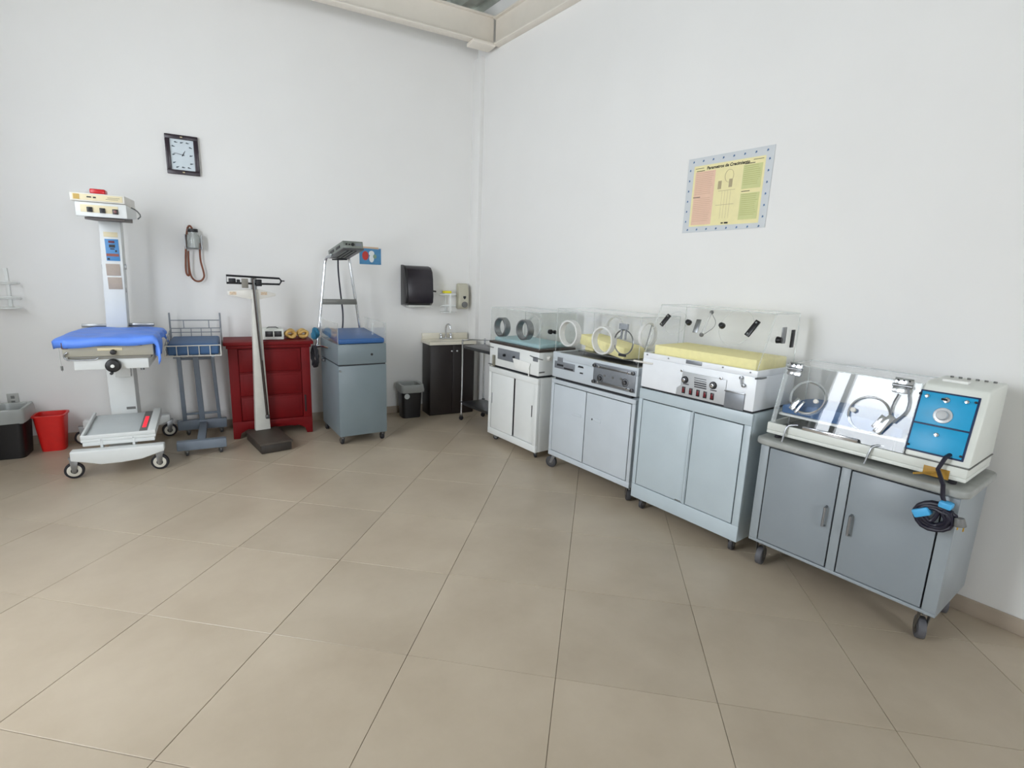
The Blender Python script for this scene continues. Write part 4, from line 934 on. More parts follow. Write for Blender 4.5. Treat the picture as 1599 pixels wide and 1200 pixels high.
def ph_(u, v, off_): s__, z__ = PL(u, v, off_); return Vector((s0_ - s__, -(off_ - .06), z__ - (z0_ - .075)))
pts = [ph_(300, 357, .05), ph_(296, 351.5, .045), ph_(292.5, 356, .04), ph_(291, 370, .03), ph_(290, 395, .03), ph_(290, 424, .03), ph_(293, 431, .035), ph_(296, 430, .045), ph_(295, 420, .06), ph_(294, 392, .075)]
mb().tube(pts, .0075, 8, smooth=2).build('hose', BROWNRUB, t)
pts = [ph_(294, 395, .07), ph_(294.5, 410, .06), ph_(297, 430, .05), ph_(304, 439, .045), ph_(313, 440, .04), ph_(319, 434, .04), ph_(318.5, 426, .04), ph_(313, 408, .04), ph_(312, 392, .045), ph_(312, 380, .05)]
mb().tube(pts, .0075, 8, smooth=2).build('hose', BROWNRUB, t)

# ================================================================== RADIANT WARMER
S0, O0 = 3.12, .55
t = thing('radiant_warmer', 'tall white infant radiant warmer with overhead heater, crank wheel and wheeled base', 'radiant warmer', LT(S0, O0), LA)
def lx(s_): return S0 - s_
def ly(o_): return O0 - o_
def wp(u, v, off_): s_, z_ = PL(u, v, off_); return S0 - s_, z_
g = mb(); g.prism([(-.268, .205), (-.10, .200), (.15, .198), (.282, .198), (.282, .150), (.14, .104), (.02, .094), (-.10, .094), (-.19, .120), (-.268, .138)], ly(1.035), ly(.955), 'y'); g.build('front_crossbar', WARMW, t, .008, 3)
g = mb(); g.prism([(-.36, .205), (.25, .205), (.25, .150), (.14, .110), (-.2, .110), (-.36, .145)], ly(.16), ly(.08), 'y'); g.build('rear_crossbar', WARMW, t, .008, 3)
mb().box(-.07, .07, ly(.955), ly(.16), .12, .185).build('spine', WARMW, t, .006)
for sx in (-.10, .09): mb().box(sx - .008, sx + .008, ly(.95), ly(.90), .185, .262).build('tray_strut', WARMW, t, .002)
TYRE = RUBBER; RIM = mat('cream_wheel_disc', (206, 202, 190), .5)
def big_caster(x, y, yaw, top=.15, r=.058):
    M = Matrix.Translation((x, y, 0)) @ Matrix.Rotation(yaw, 4, 'Z'); g = mb()
    for sy in (-1, 1): g.prism([(-.022, top), (.03, top), (.012, r - .014), (-.012, r - .014)], sy * .022 - .002, sy * .022 + .002, 'y', M)
    g.box(-.026, .032, -.024, .024, top - .004, top + .004, M); o = g.build('caster', STEEL, t, .001)
    w_ = mb().cyl(M @ Vector((0, -.014, r)), M @ Vector((0, .014, r)), r, n=28).build('tyre', TYRE, o, .006, 3)
    for sy in (-1, 1):
        mb().cyl(M @ Vector((0, sy * .012, r)), M @ Vector((0, sy * .0165, r)), r * .76, r * .70, n=24).build('wheel_disc', RIM, o, .002)
        mb().cyl(M @ Vector((0, sy * .015, r)), M @ Vector((0, sy * .020, r)), r * .36, n=16).build('hub_cap', BLACK, o, .002)
for (x, o_, yw) in ((-.262, .985, .10), (.245, .995, -.12), (-.375, .12, .05), (.235, .11, .2)): big_caster(x, ly(o_), yw)
# lower and upper column
g = mb(); g.box(-.115, .06, ly(.43), ly(.25), .184, .80); g.build('lower_column', WARMW, t, .006)
g = mb(); g.prism([(-.092, .80), (.045, .80), (.076, 1.83), (-.058, 1.83)], ly(.40), ly(.27), 'y'); g.build('upper_column', WARMW, t, .005)
fy = ly(.40)
def cp(u0, v0, u1, v1, m_, nm, th=.004, bv=.001, par=None):
    xa, za = wp(u0, v0, .40); xb, zb = wp(u1, v1, .40); return mb().box(xa, xb, fy - th, fy + .001, zb, za).build(nm, m_, par or t, bv)
cp(161, 362, 184, 371, CREAM, 'label')
bp = cp(163, 373, 188, 408, mat('blue_faceplate', (70, 138, 196), .4, var=.03), 'control_faceplate')
for (a_, m_) in (((169, 376, 179, 380), mat('maroon_display', (96, 30, 50), .3)), ((170, 382, 180, 387), BLACK), ((172, 388, 179, 390), BLACK), ((166, 396, 186, 401), mat('brick_strip', (150, 84, 74), .5)), ((168, 403, 172, 406), BLACK), ((180, 391, 183, 394), BLACK)):
    cp(*a_, m_, 'display', .006, 0, bp)
cp(165, 412, 189, 431, mat('taupe_card', (178, 164, 152), .6, var=.05), 'instruction_card', .005)
cp(168, 433, 192, 452, MATS['taupe_card'], 'instruction_card', .005)
for v in (417, 453, 488):
    x, zz = wp(195, v, .34); mb().box(x - .012, x + .010, ly(.36), ly(.33), zz - .02, zz + .02).build('side_clip', STEEL, t, .002)
    x, zz = wp(161 + (v - 417) * .1, v, .34); mb().box(x - .006, x + .008, ly(.36), ly(.33), zz - .018, zz + .018).build('side_clip', STEEL, t, .002)
# heater head
HB = .30; HF = .78
g = mb(); g.prism([(ly(HF), 1.912), (ly(HF), 1.968), (ly(HB), 1.985), (ly(HB), 1.912)], -.138, .168, 'x'); hd_ = g.build('heater_head', OFFW, t, .006, 2)
g = mb(); g.prism([(ly(HF - .015), 1.8125), (ly(HF - .015), 1.911), (ly(HB), 1.911), (ly(HB), 1.845)], -.120, .172, 'x'); g.build('heater_housing', WARMW, t, .008, 2)
g = mb(); g.prism([(ly(HF - .05), 1.795), (ly(HF - .05), 1.812), (ly(HB + .05), 1.845), (ly(HB + .05), 1.81)], -.08, .15, 'x'); g.build('heater_grille', mat('dim_grille', (96, 90, 86), .5), t, .004)
mb().box(-.125, .155, ly(HF) - .003, ly(HF) + .001, 1.920, 1.960).build('nameplate', CREAM, t, .001)
mb().box(-.118, -.085, ly(HF) - .005, ly(HF) - .002, 1.924, 1.957).build('gold_badge', mat('gold_label', (198, 164, 86), .5), t)
g = mb(); g.box(-.045, -.02, ly(HF) - .005, ly(HF) - .002, 1.938, 1.946); g.box(-.010, .006, ly(HF) - .005, ly(HF) - .002, 1.936, 1.946); g.box(.07, .14, ly(HF) - .004, ly(HF) - .002, 1.944, 1.946); g.box(.06, .13, ly(HF) - .004, ly(HF) - .002, 1.934, 1.936); g.build('nameplate_print', DARK, t, kind='stuff')
mb().box(-.090, .122, ly(HF - .015) - .003, ly(HF - .015) + .001, 1.842, 1.892).build('switch_plate', CREAM, t, .001)
for u in (140, 160, 180):
    x, zz = wp(u, 327 + (u - 140) * .1, .77); sw = mb().box(x - .016, x + .016, ly(HF - .015) - .012, ly(HF - .015) - .002, zz - .018, zz + .016).build('switch', BLACK, t, .002)
    mb().box(x - .009, x + .009, ly(HF - .015) - .016, ly(HF - .015) - .011, zz - .011, zz + .009).build('switch_rocker', DARK if u < 175 else mat('brown_rocker', (120, 80, 76), .4), sw, .002)
xa, za = wp(140, 296, .70); xb, zb = wp(165, 302, .70); mb().box(xa, xb, ly(.72), ly(.62), 1.972, 2.006).build('alarm_lens', REDLENS, t, .008, 3)
g = mb(); x = .172; g.tube([(x, ly(.55), 1.91), (x + .03, ly(.55), 1.895), (x + .06, ly(.56), 1.855), (x + .035, ly(.56), 1.83)], .005, 6, smooth=1); g.build('side_bracket', STEEL, t)
# bed
mb().box(-.235, .275, ly(1.02), ly(.44), .868, .955).build('bed_frame', WARMBEIGE, t, .006)
mb().box(-.14, .21, ly(1.02) - .003, ly(1.02) + .001, .938, .949).build('bed_slot', DARK, t)
mb().box(-.045, .095, ly(1.02) - .004, ly(1.02) + .001, .908, .926).build('bed_label', CREAM, t, .001)
g = mb(); x, zz = wp(177, 550, 1.02); g.cyl((x, ly(1.02), zz), (x, ly(1.05), zz), .020, .016, 14); g.build('tilt_knob', BLACK, t, .003)
mb().box(-.215, .255, ly(1.00), ly(.46), .846, .868).build('bed_rail', mat('bed_rail_grey', (140, 138, 130), .4), t, .004)
mb().box(-.235, -.20, ly(1.03), ly(.98), .925, .968).build('corner_block', mat('brown_wood_block', (96, 66, 56), .6), t, .003)
g = mb(); xa, za = wp(101, 549, 1.0); xb, zb = wp(121, 560, 1.0); zz = .848; g.tube([(xa + .02, ly(1.03), .90), (xa, ly(1.03), .888), (xa, ly(1.03), .862), (xa + .02, ly(1.03), .848), (xb + .10, ly(1.03), .846), (xb + .12, ly(1.03), .858)], .006, 8, smooth=1); g.build('side_rail', STEEL, t)
mb().box(-.19, .235, ly(.985), ly(.50), .770, .8455).build('bed_carriage', WARMW, t, .005)
mb().box(-.05, .05, ly(.49), ly(.40), .62, .845).build('carriage_bracket', WARMW, t, .005)
x, zz = wp(176, 572, 1.03)
cw = mb().cyl((x, ly(.99), zz), (x, ly(1.035), zz), .047, .044, 32).build('crank_wheel', BLACK, t, .008, 3)
mb().cyl((x, ly(1.033), zz), (x, ly(1.043), zz), .012, n=18).build('crank_hub', PAPER, cw, .003)
mb().cyl((x - .008, ly(1.03), zz - .048), (x - .008, ly(1.06), zz - .048), .010, n=12).build('crank_knob', BLACK, cw, .003)
mb().cyl((.19, ly(.95), .770), (.19, ly(.95), .752), .012, n=10).build('bolt', STEEL, t)
g = mb(); xa, za = wp(93, 551, .95); g.tube([(xa, ly(.96), .925), (xa, ly(.96), .85), (xa + .004, ly(.96), .76)], .0028, 6); st = g.build('probe_cord', mat('pale_cord', (190, 190, 188), .5), t)
mb().cyl((xa + .004, ly(.96), .80), (xa + .004, ly(.96), .77), .007, n=8).build('cord_clip', GREYPL, st)
for (u0, u1, v) in ((128, 171, 508), (200, 241, 506.5)):
    xa, za = wp(u0, v, .32); xb, zb = wp(u1, v, .32); mb().box(xa, xb, ly(.34), ly(.32), za - .016, za + .010).build('bumper_rail', STEEL, t, .002)
mb().box(-.22, .20, ly(.32), ly(.30), .99, 1.012).build('bumper_beam', WARMW, t, .002)
# instrument tray with scale display
zf, zb_ = .262, .318; g = mb(); ya, yb = ly(.95), ly(.47)
def traybox(g, x0, x1, y0, y1, h0, h1):
    f_ = lambda y: zf + (zb_ - zf) * (y - ya) / (yb - ya)
    vs_ = [(x0, y0, f_(y0) + h0), (x1, y0, f_(y0) + h0), (x1, y1, f_(y1) + h0), (x0, y1, f_(y1) + h0), (x0, y0, f_(y0) + h1), (x1, y0, f_(y0) + h1), (x1, y1, f_(y1) + h1), (x0, y1, f_(y1) + h1)]
    g.add(vs_, [(3, 2, 1, 0), (4, 5, 6, 7), (0, 1, 5, 4), (1, 2, 6, 5), (2, 3, 7, 6), (3, 0, 4, 7)])
for a_ in ((-.218, .228, ya, yb, -.022, 0), (-.218, .228, ya, ya + .012, 0, .030), (-.21, .22, ya + .004, ya + .05, -.052, -.022), (-.218, -.200, ya + .012, yb, 0, .030), (.176, .228, ya + .012, yb, 0, .030)): traybox(g, *a_)
tr = g.build('tray', WARMW, t, .005, 2)
g = mb(); traybox(g, -.196, .118, ya + .03, yb - .005, .0005, .004); g.build('tray_plate', mat('tray_grey', (198, 204, 205), .4, var=.02), tr, .001)
g = mb(); traybox(g, .120, .172, ya + .025, yb - .01, .0005, .012); g.build('display_bezel', GREYPL, tr, .002)
g = mb(); traybox(g, .133, .158, ya + .12, yb - .13, .0125, .014); g.build('scale_display', REDLED, tr)
mb().box(-.01, .05, ly(.43) - .002, ly(.43) + .001, .345, .365).build('column_label', GREYPL, t)
# blue sheet over the bed
def sheet():
    nx, ny = 46, 30; vs_ = []; fs_ = []
    x0, x1 = -.31, .36; rng = random.Random(3)
    for j in range(ny + 1):
        v = j / ny                                   # 0 front hem .. 1 back hem
        for i in range(nx + 1):
            u = i / nx; x = -.300 + .655 * u
            # arc length along the depth: hang in front, top, hang at the back
            a_ = v * .76; fr = .065
            if a_ < fr: y = ly(1.045) - .004; zz = 1.006 - (fr - a_)
            elif a_ < fr + .62: y = ly(1.045) + (a_ - fr); zz = 1.006
            else: y = ly(1.045) + .62; zz = 1.006 - (a_ - fr - .62)
            zz += .006 * math.sin(x * 8 + y * 3.0 + 1.2) + .004 * math.sin(x * 21 - y * 16) * (.3 + .7 * u) + .003 * math.sin(y * 34 + x * 17)
            if fr < a_ < fr + .05: zz -= .010 * (1 - (a_ - fr) / .05)
            xx = x
            if x > .29:                              # right end hangs down
                dn = x - .29; 
                xx = .292 + .018 * math.sin(v * 26) * min(1, dn / .03) + .010
                zz -= dn * (1.6 if v < .30 else .9) * 1.45 * (1.0 if v < .35 else .5)
            if x < -.215:                            # left end droops a little and narrows to a tip
                q = (-.215 - x) / .085; zz -= .026 * q * q; y += (.20 - v * .50) * q * .6
            vs_.append((xx, y, zz))
    for j in range(ny):
        for i in range(nx): k = j * (nx + 1) + i; fs_.append((k, k + 1, k + nx + 2, k + nx + 1))
    o = mb().add(vs_, fs_).build('bed_sheet', BLUESHEET)
    for p_ in o.data.polygons: p_.use_smooth = True
    for e_ in o.data.edges: e_.use_edge_sharp = False
    md = o.modifiers.new('thickness', 'SOLIDIFY'); md.thickness = .006; md.offset = -1
    return o
o = sheet(); tag(o, 'bright blue vinyl sheet draped over the bed of the white warmer', 'sheet', None, LT(S0, O0), LA)
mb().box(-.225, .265, ly(1.01), ly(.45), .9555, .985).build('bed_pad', BLUEMAT, t, .01, 2)

# ================================================================== BASSINET CART
S0, O0 = 2.618, .45
t = thing('bassinet_cart', 'blue-grey wheeled bassinet cart with open wire basket on three posts', 'bassinet', LT(S0, O0), LA)
mb().box(-.165, .182, ly(.79), ly(.73), .055, .128).build('front_foot', CARTBLUE, t, .004)
mb().box(-.20, .185, ly(.17), ly(.12), .055, .140).build('rear_foot', CARTBLUE, t, .004)
mb().box(-.028, .032, ly(.73), ly(.17), .085, .122).build('spine', CARTBLUE, t, .004)
for x, o_ in ((-.10, .755), (.14, .755), (-.12, .15), (.14, .15)): caster(t, x, ly(o_), .056, .021, (RUBGREY, STEEL, GREYPL), .018, .010, .3)
xs3 = []
for (ua, va, ub, vb, w_) in ((279, 562, 289, 655, .016), (305, 560, 316, 655, .022), (331, 560, 343, 652, .014)):
    (xa, za), (xb, zb) = wp(ua, va, .155), wp(ub, vb, .155); x = (xa + xb) / 2; xs3.append(x)
    mb().prism([(xb - w_, .140), (xb + w_, .140), (xa + w_, .785), (xa - w_, .785)], ly(.17), ly(.14), 'y').build('post', CARTBLUE, t, .003)
for zz in (.70, .20): mb().box(xs3[0], xs3[2], ly(.163), ly(.149), zz - .010, zz + .010).build('cross_rail', CARTBLUE, t, .002)
for x in (-.13, .13): mb().box(x - .012, x + .012, ly(.70), ly(.14), .786, .800).build('basket_support', CARTBLUE, t, .002)
WIRE = mat('grey_coated_wire', (148, 152, 158), .35, .5)
WIREL = mat('pale_coated_wire', (206, 204, 198), .4, .2)
zb0, zf1, zk1 = .803, .885, 1.035; yf, yk = ly(.70), ly(.13); xl_, xr_ = -.19, .19
bk = mb().tube([(xl_, yf, zb0), (xr_, yf, zb0), (xr_, yk, zb0), (xl_, yk, zb0)], .005, 8, True).build('basket_floor_rim', WIREL, t)
mb().tube([(xl_, yf, zf1), (xr_, yf, zf1)], .0045, 8).build('front_rail', WIREL, t)
for zz in (.93, .965, zk1): mb().tube([(xl_, yk, zz), (xr_, yk, zz)], .004, 8).build('back_rail', WIRE, t)
for sx in (xl_, xr_):
    mb().tube([(sx, yf, zf1), (sx, yk, .965)], .004, 8).build('side_rail', WIRE, t); mb().tube([(sx, yf, .845), (sx, yk, .885)], .0035, 8).build('side_rail', WIRE, t)
    mb().tube([(sx, yk, zb0), (sx, yk, 1.10)], .007, 8).build('corner_post', WIRE, t); mb().tube([(sx, yf, zb0), (sx, yf, zf1)], .0045, 8).build('front_corner', WIREL, t)
    for k in range(1, 5):
        y_ = yf + (yk - yf) * k / 5; mb().tube([(sx, y_, zb0), (sx, y_, zf1 + (.965 - zf1) * k / 5)], .003, 6).build('wire', WIRE, t)
for k in range(1, 5):
    x = xl_ + (xr_ - xl_) * k / 5; mb().tube([(x, yf, zb0), (x, yf, zf1)], .0035, 6).build('wire', WIREL, t); mb().tube([(x, yk, zb0), (x, yk, .965)], .0035, 6).build('wire', WIRE, t)
for x in (-.09, .10): mb().tube([(x, yk, .965), (x, yk, zk1)], .004, 6).build('wire', WIRE, t)
for k in range(1, 8): y_ = yf + (yk - yf) * k / 8; mb().tube([(xl_, y_, zb0), (xr_, y_, zb0)], .003, 6).build('floor_wire', WIRE, t)
o = mb().box(-.178, .176, yf + .012, yk - .012, .0, .090).build('bassinet_mattress', mat('slate_blue_vinyl', (58, 94, 136), .5, var=.06, bump=.2, bscale=30), None, .016, 3); tag(o, 'slate blue mattress lying in the open wire basket', 'mattress', None, LT(S0, O0, .808), LA)

# ================================================================== RED DRESSER
S0, O0 = 2.052, .222
t = thing('chest_of_drawers', 'deep red wooden chest of three drawers with bracket feet behind the scale', 'chest', LT(S0, O0), LA)
hw = .332; yf = ly(.415); yb = ly(.02)
mb().box(-hw - .032, hw + .032, yf - .025, yb, .838, .870).build('top', REDP, t, .006, 2)
mb().box(-hw - .012, hw + .012, yf - .010, yb, .812, .838).build('cornice', REDP, t, .005)
g = mb(); g.box(-hw, hw, yf + .02, yb, .075, .812); g.box(-hw, -hw + .075, yf, yf + .02, .075, .812); g.box(hw - .075, hw, yf, yf + .02, .075, .812); g.build('carcass', REDP, t, .003)
zs = [(.60, .800), (.385, .585), (.165, .370)]
for (za, zb) in zs:
    d_ = mb().box(-hw + .08, hw - .08, yf + .004, yf + .02, za, zb).build('drawer', REDP, t, .002)
    mb().box(-hw + .105, hw - .105, yf + .001, yf + .005, za + .02, zb - .02).build('drawer_panel', REDP, d_, .002)
for zz in (.592, .377): mb().box(-hw + .076, hw - .076, yf + .001, yf + .019, zz - .005, zz + .005).build('drawer_rail', REDP, t, .002)
pts = [(-hw, .155), (hw, .155), (hw, .0), (hw - .05, .0), (hw - .065, .05), (hw - .12, .082)]
for k in range(9): q = k / 8; pts.append((hw - .16 - q * (2 * hw - .32), .078 + .030 * math.sin(q * math.pi)))
pts += [(-hw + .12, .082), (-hw + .065, .05), (-hw + .05, .0), (-hw, .0)]
mb().prism(pts, yf - .008, yf + .012, 'y').build('apron', REDP, t, .003)
for sx in (-1, 1):
    mb().prism([(sx * hw, .0), (sx * (hw - .05), .0), (sx * (hw - .06), .075), (sx * hw, .075)], yb - .05, yb, 'y').build('foot', REDP, t, .003)
mb().box(hw - .062, hw - .045, yf - .003, yf + .003, .205, .365).build('slot_pull', mat('dark_maroon', (44, 10, 14), .6), t, .002)
ZD = .870
o = thing('monitor_box', 'white box-shaped device with two black windows on the red chest', 'device', LT(2.012, .235, ZD), LA)
hw_, dd, hh_ = .088, .09, .098
g = mb(); g.box(-hw_, hw_, -dd, dd, .004, hh_); g.build('case', IVORY, o, .006, 2)
mb().box(-.066, -.002, -dd - .002, -dd + .002, .030, .080).build('screen', BLACK, o, .001)
mb().box(.008, .070, -dd - .002, -dd + .002, .030, .080).build('screen', BLACK, o, .001)
mb().tube([(-.05, 0, hh_ - .002), (-.03, 0, hh_ + .010), (.03, 0, hh_ + .010), (.05, 0, hh_ - .002)], .005, 8).build('carry_handle', GREYPL, o)
for sx in (-1, 1): mb().box(sx * .07 - .01, sx * .07 + .01, -dd + .01, dd - .01, 0, .0045).build('foot', RUBBER, o)
def hose(label, s_, ph0):
    pts_ = []
    for k in range(110):
        a_ = k / 109 * 2 * math.pi * 4.2 + ph0; q_ = k / 109
        pts_.append(Vector(((.036 + .006 * math.sin(2.3 * a_)) * math.cos(a_), .062 * math.sin(.37 * a_ + ph0) + .012 * math.sin(2 * a_), .045 + (.026 + .006 * math.sin(1.7 * a_)) * math.sin(a_))))
    mn = min(p_.z for p_ in pts_); 
    for p_ in pts_: p_.z += .0145 - mn
    t_ = mb().tube(pts_, .0125, 10).build('coiled_hose', TAN); tag(t_, label, 'hose', 'tan hoses on the red chest', LT(s_, .24, ZD), LA)
hose('coiled tan rubber hose on the red chest, next to the white device', 1.862, 1)
hose('coiled tan rubber hose at the right end of the red chest', 1.752, 4)

# ================================================================== BEAM SCALE
t = thing('beam_scale', 'white medical beam scale with dark platform standing before the red chest', 'scale', (-2.195, -.345, 0), R(2.5))
SX = lambda wx: wx + 2.195
g = mb(); g.prism([(-.122, .0), (.122, .0), (.122, .075), (-.122, .075)], -.235, .235, 'y'); g.build('platform_base', mat('dark_brown_iron', (52, 46, 42), .5, var=.08), t, .010, 2)
mb().box(-.13, .13, -.245, .240, .072, .088).build('platform', mat('brown_rubber_mat', (74, 66, 58), .6, var=.08), t, .004)
yc_ = .19
mb().prism([(-.058, .0885), (.066, .0885), (.034, 1.30), (-.020, 1.30)], yc_ - .012, yc_ + .035, 'y').build('column', mat('scale_white', (214, 212, 204), .4, var=.04), t, .004)
rod = mb().tube([(.042, yc_ - .024, .20), (-.010, yc_ - .024, 1.42)], .011, 10).build('height_rod', mat('dark_bronze_rod', (70, 62, 58), .35, .6), t)
mb().tube([(.024, yc_ - .036, .72), (-.006, yc_ - .034, 1.41)], .0035, 8).build('inner_rod', STEEL, rod)
mb().box(.028, .058, yc_ - .036, yc_ - .010, .19, .225).build('rod_bracket', DKSTEEL, t, .003)
mb().prism([(-.205, 1.312), (-.03, 1.325), (.055, 1.325), (.17, 1.292), (.17, 1.272), (.05, 1.245), (-.04, 1.245), (-.205, 1.275)], yc_ - .006, yc_ + .030, 'y').build('beam_shelf', OFFW, t, .004)
for (x0_, x1_) in ((-.19, -.14), (.05, .10)): mb().box(x0_, x1_, yc_ - .008, yc_ - .004, 1.280, 1.305).build('worn_label', mat('beige_label', (214, 192, 166), .6, var=.2, scale=60), t)
BB = mat('black_beam', (18, 18, 26), .4)
za, zb = 1.372, 1.436; g = mb()
g.tube([(-.205, yc_, zb), (.208, yc_, zb - .014), (.225, yc_, zb - .035), (.208, yc_, za), (-.205, yc_, za + .004)], .0085, 8, True); bm_ = g.build('balance_beam', BB, t)
mb().cyl((.215, yc_, za + .03), (.250, yc_, za + .029), .005, n=8).build('pointer', BB, bm_)
mb().box(-.188, -.140, yc_ - .022, yc_ + .022, za + .002, za + .042).build('poise', BB, t, .005)
mb().box(-.128, -.108, yc_ - .018, yc_ + .018, za + .0, za + .034).build('poise', BB, t, .003)
mb().box(-.096, -.048, yc_ - .026, yc_ - .006, za - .035, za + .042).build('counterpoise', mat('grey_iron', (138, 134, 126), .5, .3, var=.1, scale=60), t, .003)
mb().box(.014, .060, yc_ - .022, yc_ + .022, za - .018, za + .038).build('pivot_block', BB, t, .004)
mb().box(-.018, .024, yc_ - .004, yc_ + .026, 1.30, 1.42).build('beam_pillar', STEEL, t, .003)

# ================================================================== TREATMENT CABINET WITH LAMP
LOCG = Vector((-1.455, -.405, 0)); RG = R(-4)
t = thing('treatment_cabinet', 'slate-grey wheeled infant treatment cabinet with clear sides and chrome lamp frame', 'treatment unit', LOCG, RG)
MG = (Matrix.Translation(LOCG) @ Matrix.Rotation(RG, 4, 'Z')).inverted()
def gl(p): return MG @ Vector(p)
hw, hd = .212, .30
g = mb(); g.box(-hw, hw, -hd, hd, .078, .708); g.build('body', CABGREY, t, .006, 2)
mb().box(-hw + .008, hw - .008, -hd + .008, hd - .008, .708, .718).build('seam', DARK, t)
dr = mb().box(-hw, hw, -hd, hd, .718, .893).build('upper_box', CABGREY, t, .005, 2)
mb().cyl((.08, -hd - .003, .800), (.08, -hd + .002, .800), .011, n=14).build('finger_hole', DARK, dr)
mb().cyl((-hw + .012, -hd - .012, .668), (-hw + .012, -hd + .002, .668), .008, n=10).build('door_catch', STEEL, t)
for sx in (-1, 1):
    for sy in (-1, 1): caster(t, sx * (hw - .03), sy * (hd - .04), .079, .030, (RUBBER, STEEL, DKSTEEL), .020, .012, .2)
for sx in (-1, 1):
    xa = sx * (hw - .001); mb().box(min(xa, xa - sx * .005), max(xa, xa - sx * .005), -hd + .002, hd - .01, .8935, 1.072).build('side_pane', ACRYL_OLD, t)
    g = mb(); xq = xa - sx * .0025; g.tube([(xq, -hd + .002, .894), (xq, -hd + .002, 1.072), (xq, hd - .01, 1.072)], .0028, 6); g.build('pane_edge', ACEDGE, t)
mb().box(hw - .07, hw - .055, -hd + .18, -hd + .186, .8935, 1.05).build('pane_clip', ACEDGE, t)
yl = -.085
Lb, Lt, Rt, Rb = gl((-1.675, yl, .70)), gl((-1.578, yl, 1.585)), gl((-1.352, yl, 1.620)), gl((-1.250, yl, .90))
hbL, hbR = gl((-1.553, -.12, 1.618)), gl((-1.372, -.12, 1.625))
hfL, hfR = gl((-1.548, -.50, 1.700)), gl((-1.372, -.50, 1.697))
fr = mb().tube([gl((-1.690, yl, .80)), gl((-1.672, yl, .82)), Lt * .9 + Lb * .1, Lt, (Lt + hbL) / 2 + Vector((0, 0, .02)), hbL + (hfL - hbL) * .2 + Vector((0, 0, .01))], .0125, 10, smooth=2).build('frame_tube', CHROME, t)
mb().tube([Rb + Vector((0, .0, -.01)), Rt * .9 + Rb * .1, Rt, (Rt + hbR) / 2 + Vector((0, 0, .015)), hbR + (hfR - hbR) * .2 + Vector((0, 0, .01))], .0125, 10, smooth=2).build('frame_tube', CHROME, t)
za, zb = 1.195, 1.245
def legx(A, B, zz): q = (zz - B.z) / (A.z - B.z); return B + (A - B) * q
a_, b_ = legx(Lt, Lb, za), legx(Rt, Rb, za); c_, e_ = legx(Lt, Lb, zb), legx(Rt, Rb, zb)
yy = (a_.y + b_.y) / 2; mb().prism([(a_.x, za), (b_.x, za), (e_.x, zb), (c_.x, zb)], yy - .018, yy - .012, 'y').build('cross_plate', mat('taupe_metal', (112, 112, 108), .4, .4), t, .001)
mb().tube([hbL + Vector((.03, .0, -.012)), hbR + Vector((-.01, 0, -.012))], .006, 8).build('head_strut', DARK, t)
# lamp head: box from back to front, tilted up
X = ((hfR - hfL) + (hbR - hbL)).normalized(); Yv = ((hbL + hbR) / 2 - (hfL + hfR) / 2); ln = Yv.length; Yv.normalize(); Zv = X.cross(Yv).normalized(); X = Yv.cross(Zv)
MH = Matrix((X, Yv, Zv)).transposed().to_4x4(); MH.translation = (hfL + hfR) / 2
LAMP = mat('hammered_grey_metal', (136, 142, 136), .35, .55, var=.08, scale=30)
lh = mb().box(-.089, .089, 0, ln, 0, .066, MH).build('lamp_head', LAMP, t, .003)
mb().box(-.093, .093, -.006, ln + .004, -.006, .006, MH).build('lower_rim', DKSTEEL, lh, .002)
for k in range(6): mb().box(-.055 + .018 * k, -.045 + .018 * k, .05, ln - .06, -.010, -.005, MH).build('louvre', DARK if k % 2 else LAMP, lh)
for x, w_ in ((-.062, .008), (-.035, .006), (-.005, .014)): mb().cyl(MH @ Vector((x, -.010, .036)), MH @ Vector((x, .002, .036)), w_, n=12).build('knob', BLACK, lh, .001)
mb().box(.02, .075, -.003, .001, .025, .048, MH).build('front_label', ALU, lh)
for k in range(2): mb().box(-.092, -.088, .08 + k * .16, .18 + k * .16, .022, .044, MH).build('side_vent', BLACK, lh)
cpt = [gl((-1.458, -.09, 1.612)), gl((-1.455, -.075, 1.5)), gl((-1.432, -.07, 1.25)), gl((-1.418, -.07, 1.12)), gl((-1.425, -.08, 1.0)), gl((-1.437, -.09, .96)), gl((-1.44, -.10, .90))]
mb().tube(cpt, .0075, 8, smooth=2).build('lamp_cord', CORD, t)
g = mb(); p0 = gl((-1.690, yl, .80)); g.ball(p0, .016, 7); g.build('pivot', CHROME, t)
mb().tube([p0, gl((-1.700, -.30, .835)), gl((-1.690, -.47, .84))], .0095, 8).build('lever_arm', CHROME, t)
g = mb(); q0 = gl((-1.735, -.20, .73)); pts_ = [q0 + Vector((.0 + .012 * math.sin(k * 1.3), .085 * math.cos(k * .5), .095 * math.sin(k * .5))) for k in range(50)]; g.tube(pts_, .009, 8); g.build('coiled_cable', RUBBER, t)
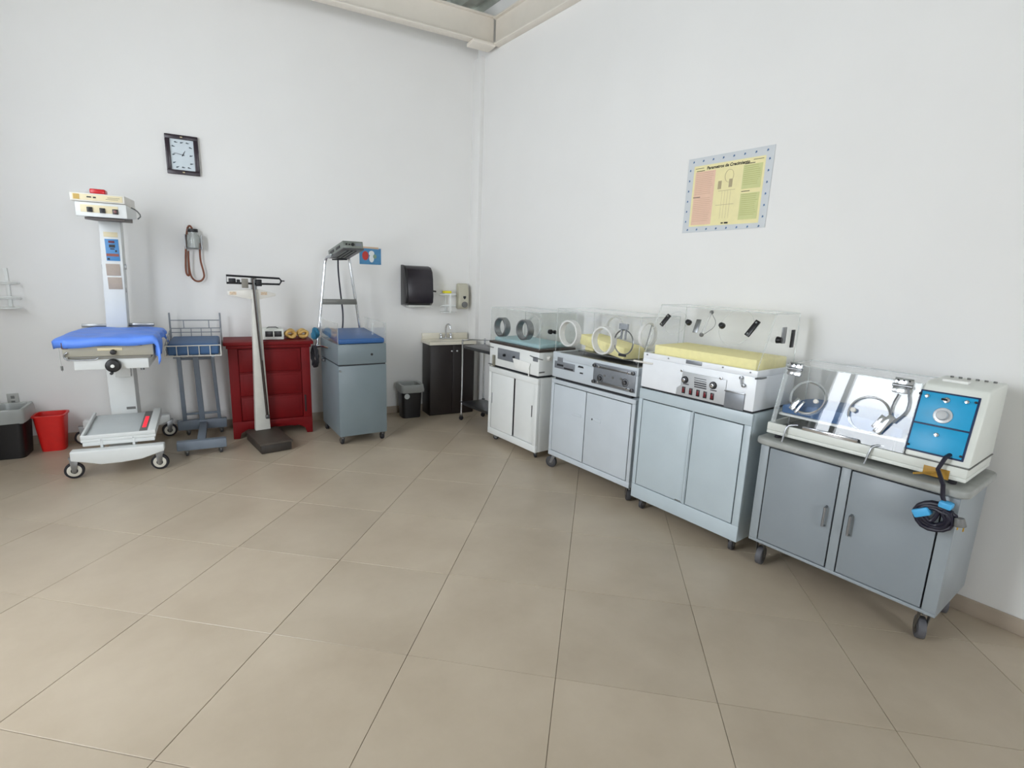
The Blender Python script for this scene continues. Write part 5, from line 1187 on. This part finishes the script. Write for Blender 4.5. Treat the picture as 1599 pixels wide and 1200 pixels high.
mb().box(-hw - .03, -hw, .12, .16, .69, .71).build('cable_hook', DKSTEEL, t, .002)
o = mb().box(-hw + .012, hw - .012, -hd + .010, hd - .016, 0, .045).build('treatment_mattress', BLUEMAT, None, .012, 3); tag(o, 'royal blue mattress on top of the slate-grey treatment cabinet', 'mattress', None, (LOCG.x, LOCG.y, .9125), RG); o.rotation_euler = (R(3.6), 0, RG)

pts = []; fs_ = []; n_, m_ = 14, 9; rng = random.Random(5)
for j in range(m_ + 1):
    for i in range(n_):
        a_ = 2 * math.pi * i / n_; v = j / m_; r_ = (.010 + .024 * math.sin(math.pi * v) ** .5 * (1.2 - .5 * v)) * (1 + .34 * math.sin(3 * a_ + v * 4) + .12 * math.sin(7 * a_)); pts.append((r_ * math.cos(a_), r_ * 1.1 * math.sin(a_), -.055 + .105 * v + .006 * math.sin(2 * a_ + j)))
for j in range(m_):
    for i in range(n_): fs_.append((j * n_ + i, j * n_ + (i + 1) % n_, (j + 1) * n_ + (i + 1) % n_, (j + 1) * n_ + i))
fs_ += [tuple(range(n_)), tuple(range(m_ * n_, (m_ + 1) * n_))]
o = mb().add(pts, fs_).build('cleaning_cloth', mat('teal_cloth', (44, 108, 138), .85, var=.12, bump=.3)); tag(o, 'small crumpled teal cloth hung on the chrome pivot left of the treatment cabinet', 'cloth', None, (-1.700, -.115, .932))

# ------------------------------------------------------------------ labels of the setting
for n_, l_ in dict(wall_left='white painted wall behind the warmer, clock and sink', wall_right='white painted wall behind the row of incubators', wall_west='white wall with two windows, left of the camera', wall_rear='white wall behind the camera with one added fill window',
                   ceiling='grey corrugated metal roof deck', baseboard_left='tan tile skirting along the wall behind the sink', baseboard_right='tan tile skirting along the wall behind the incubators', trim_1='narrow white column in the room corner',
                   trim_2='cream painted steel beam above the wall with the clock', trim_3='cream painted steel beam above the wall with the poster', trim_4='cream steel bearing plate under the beams in the corner',
                   window_1='window lighting the incubators from the left', window_2='narrow window beside the warmer wall', window_3='window added behind the camera for fill light').items():
    if n_ in bpy.data.objects: bpy.data.objects[n_]['label'] = l_
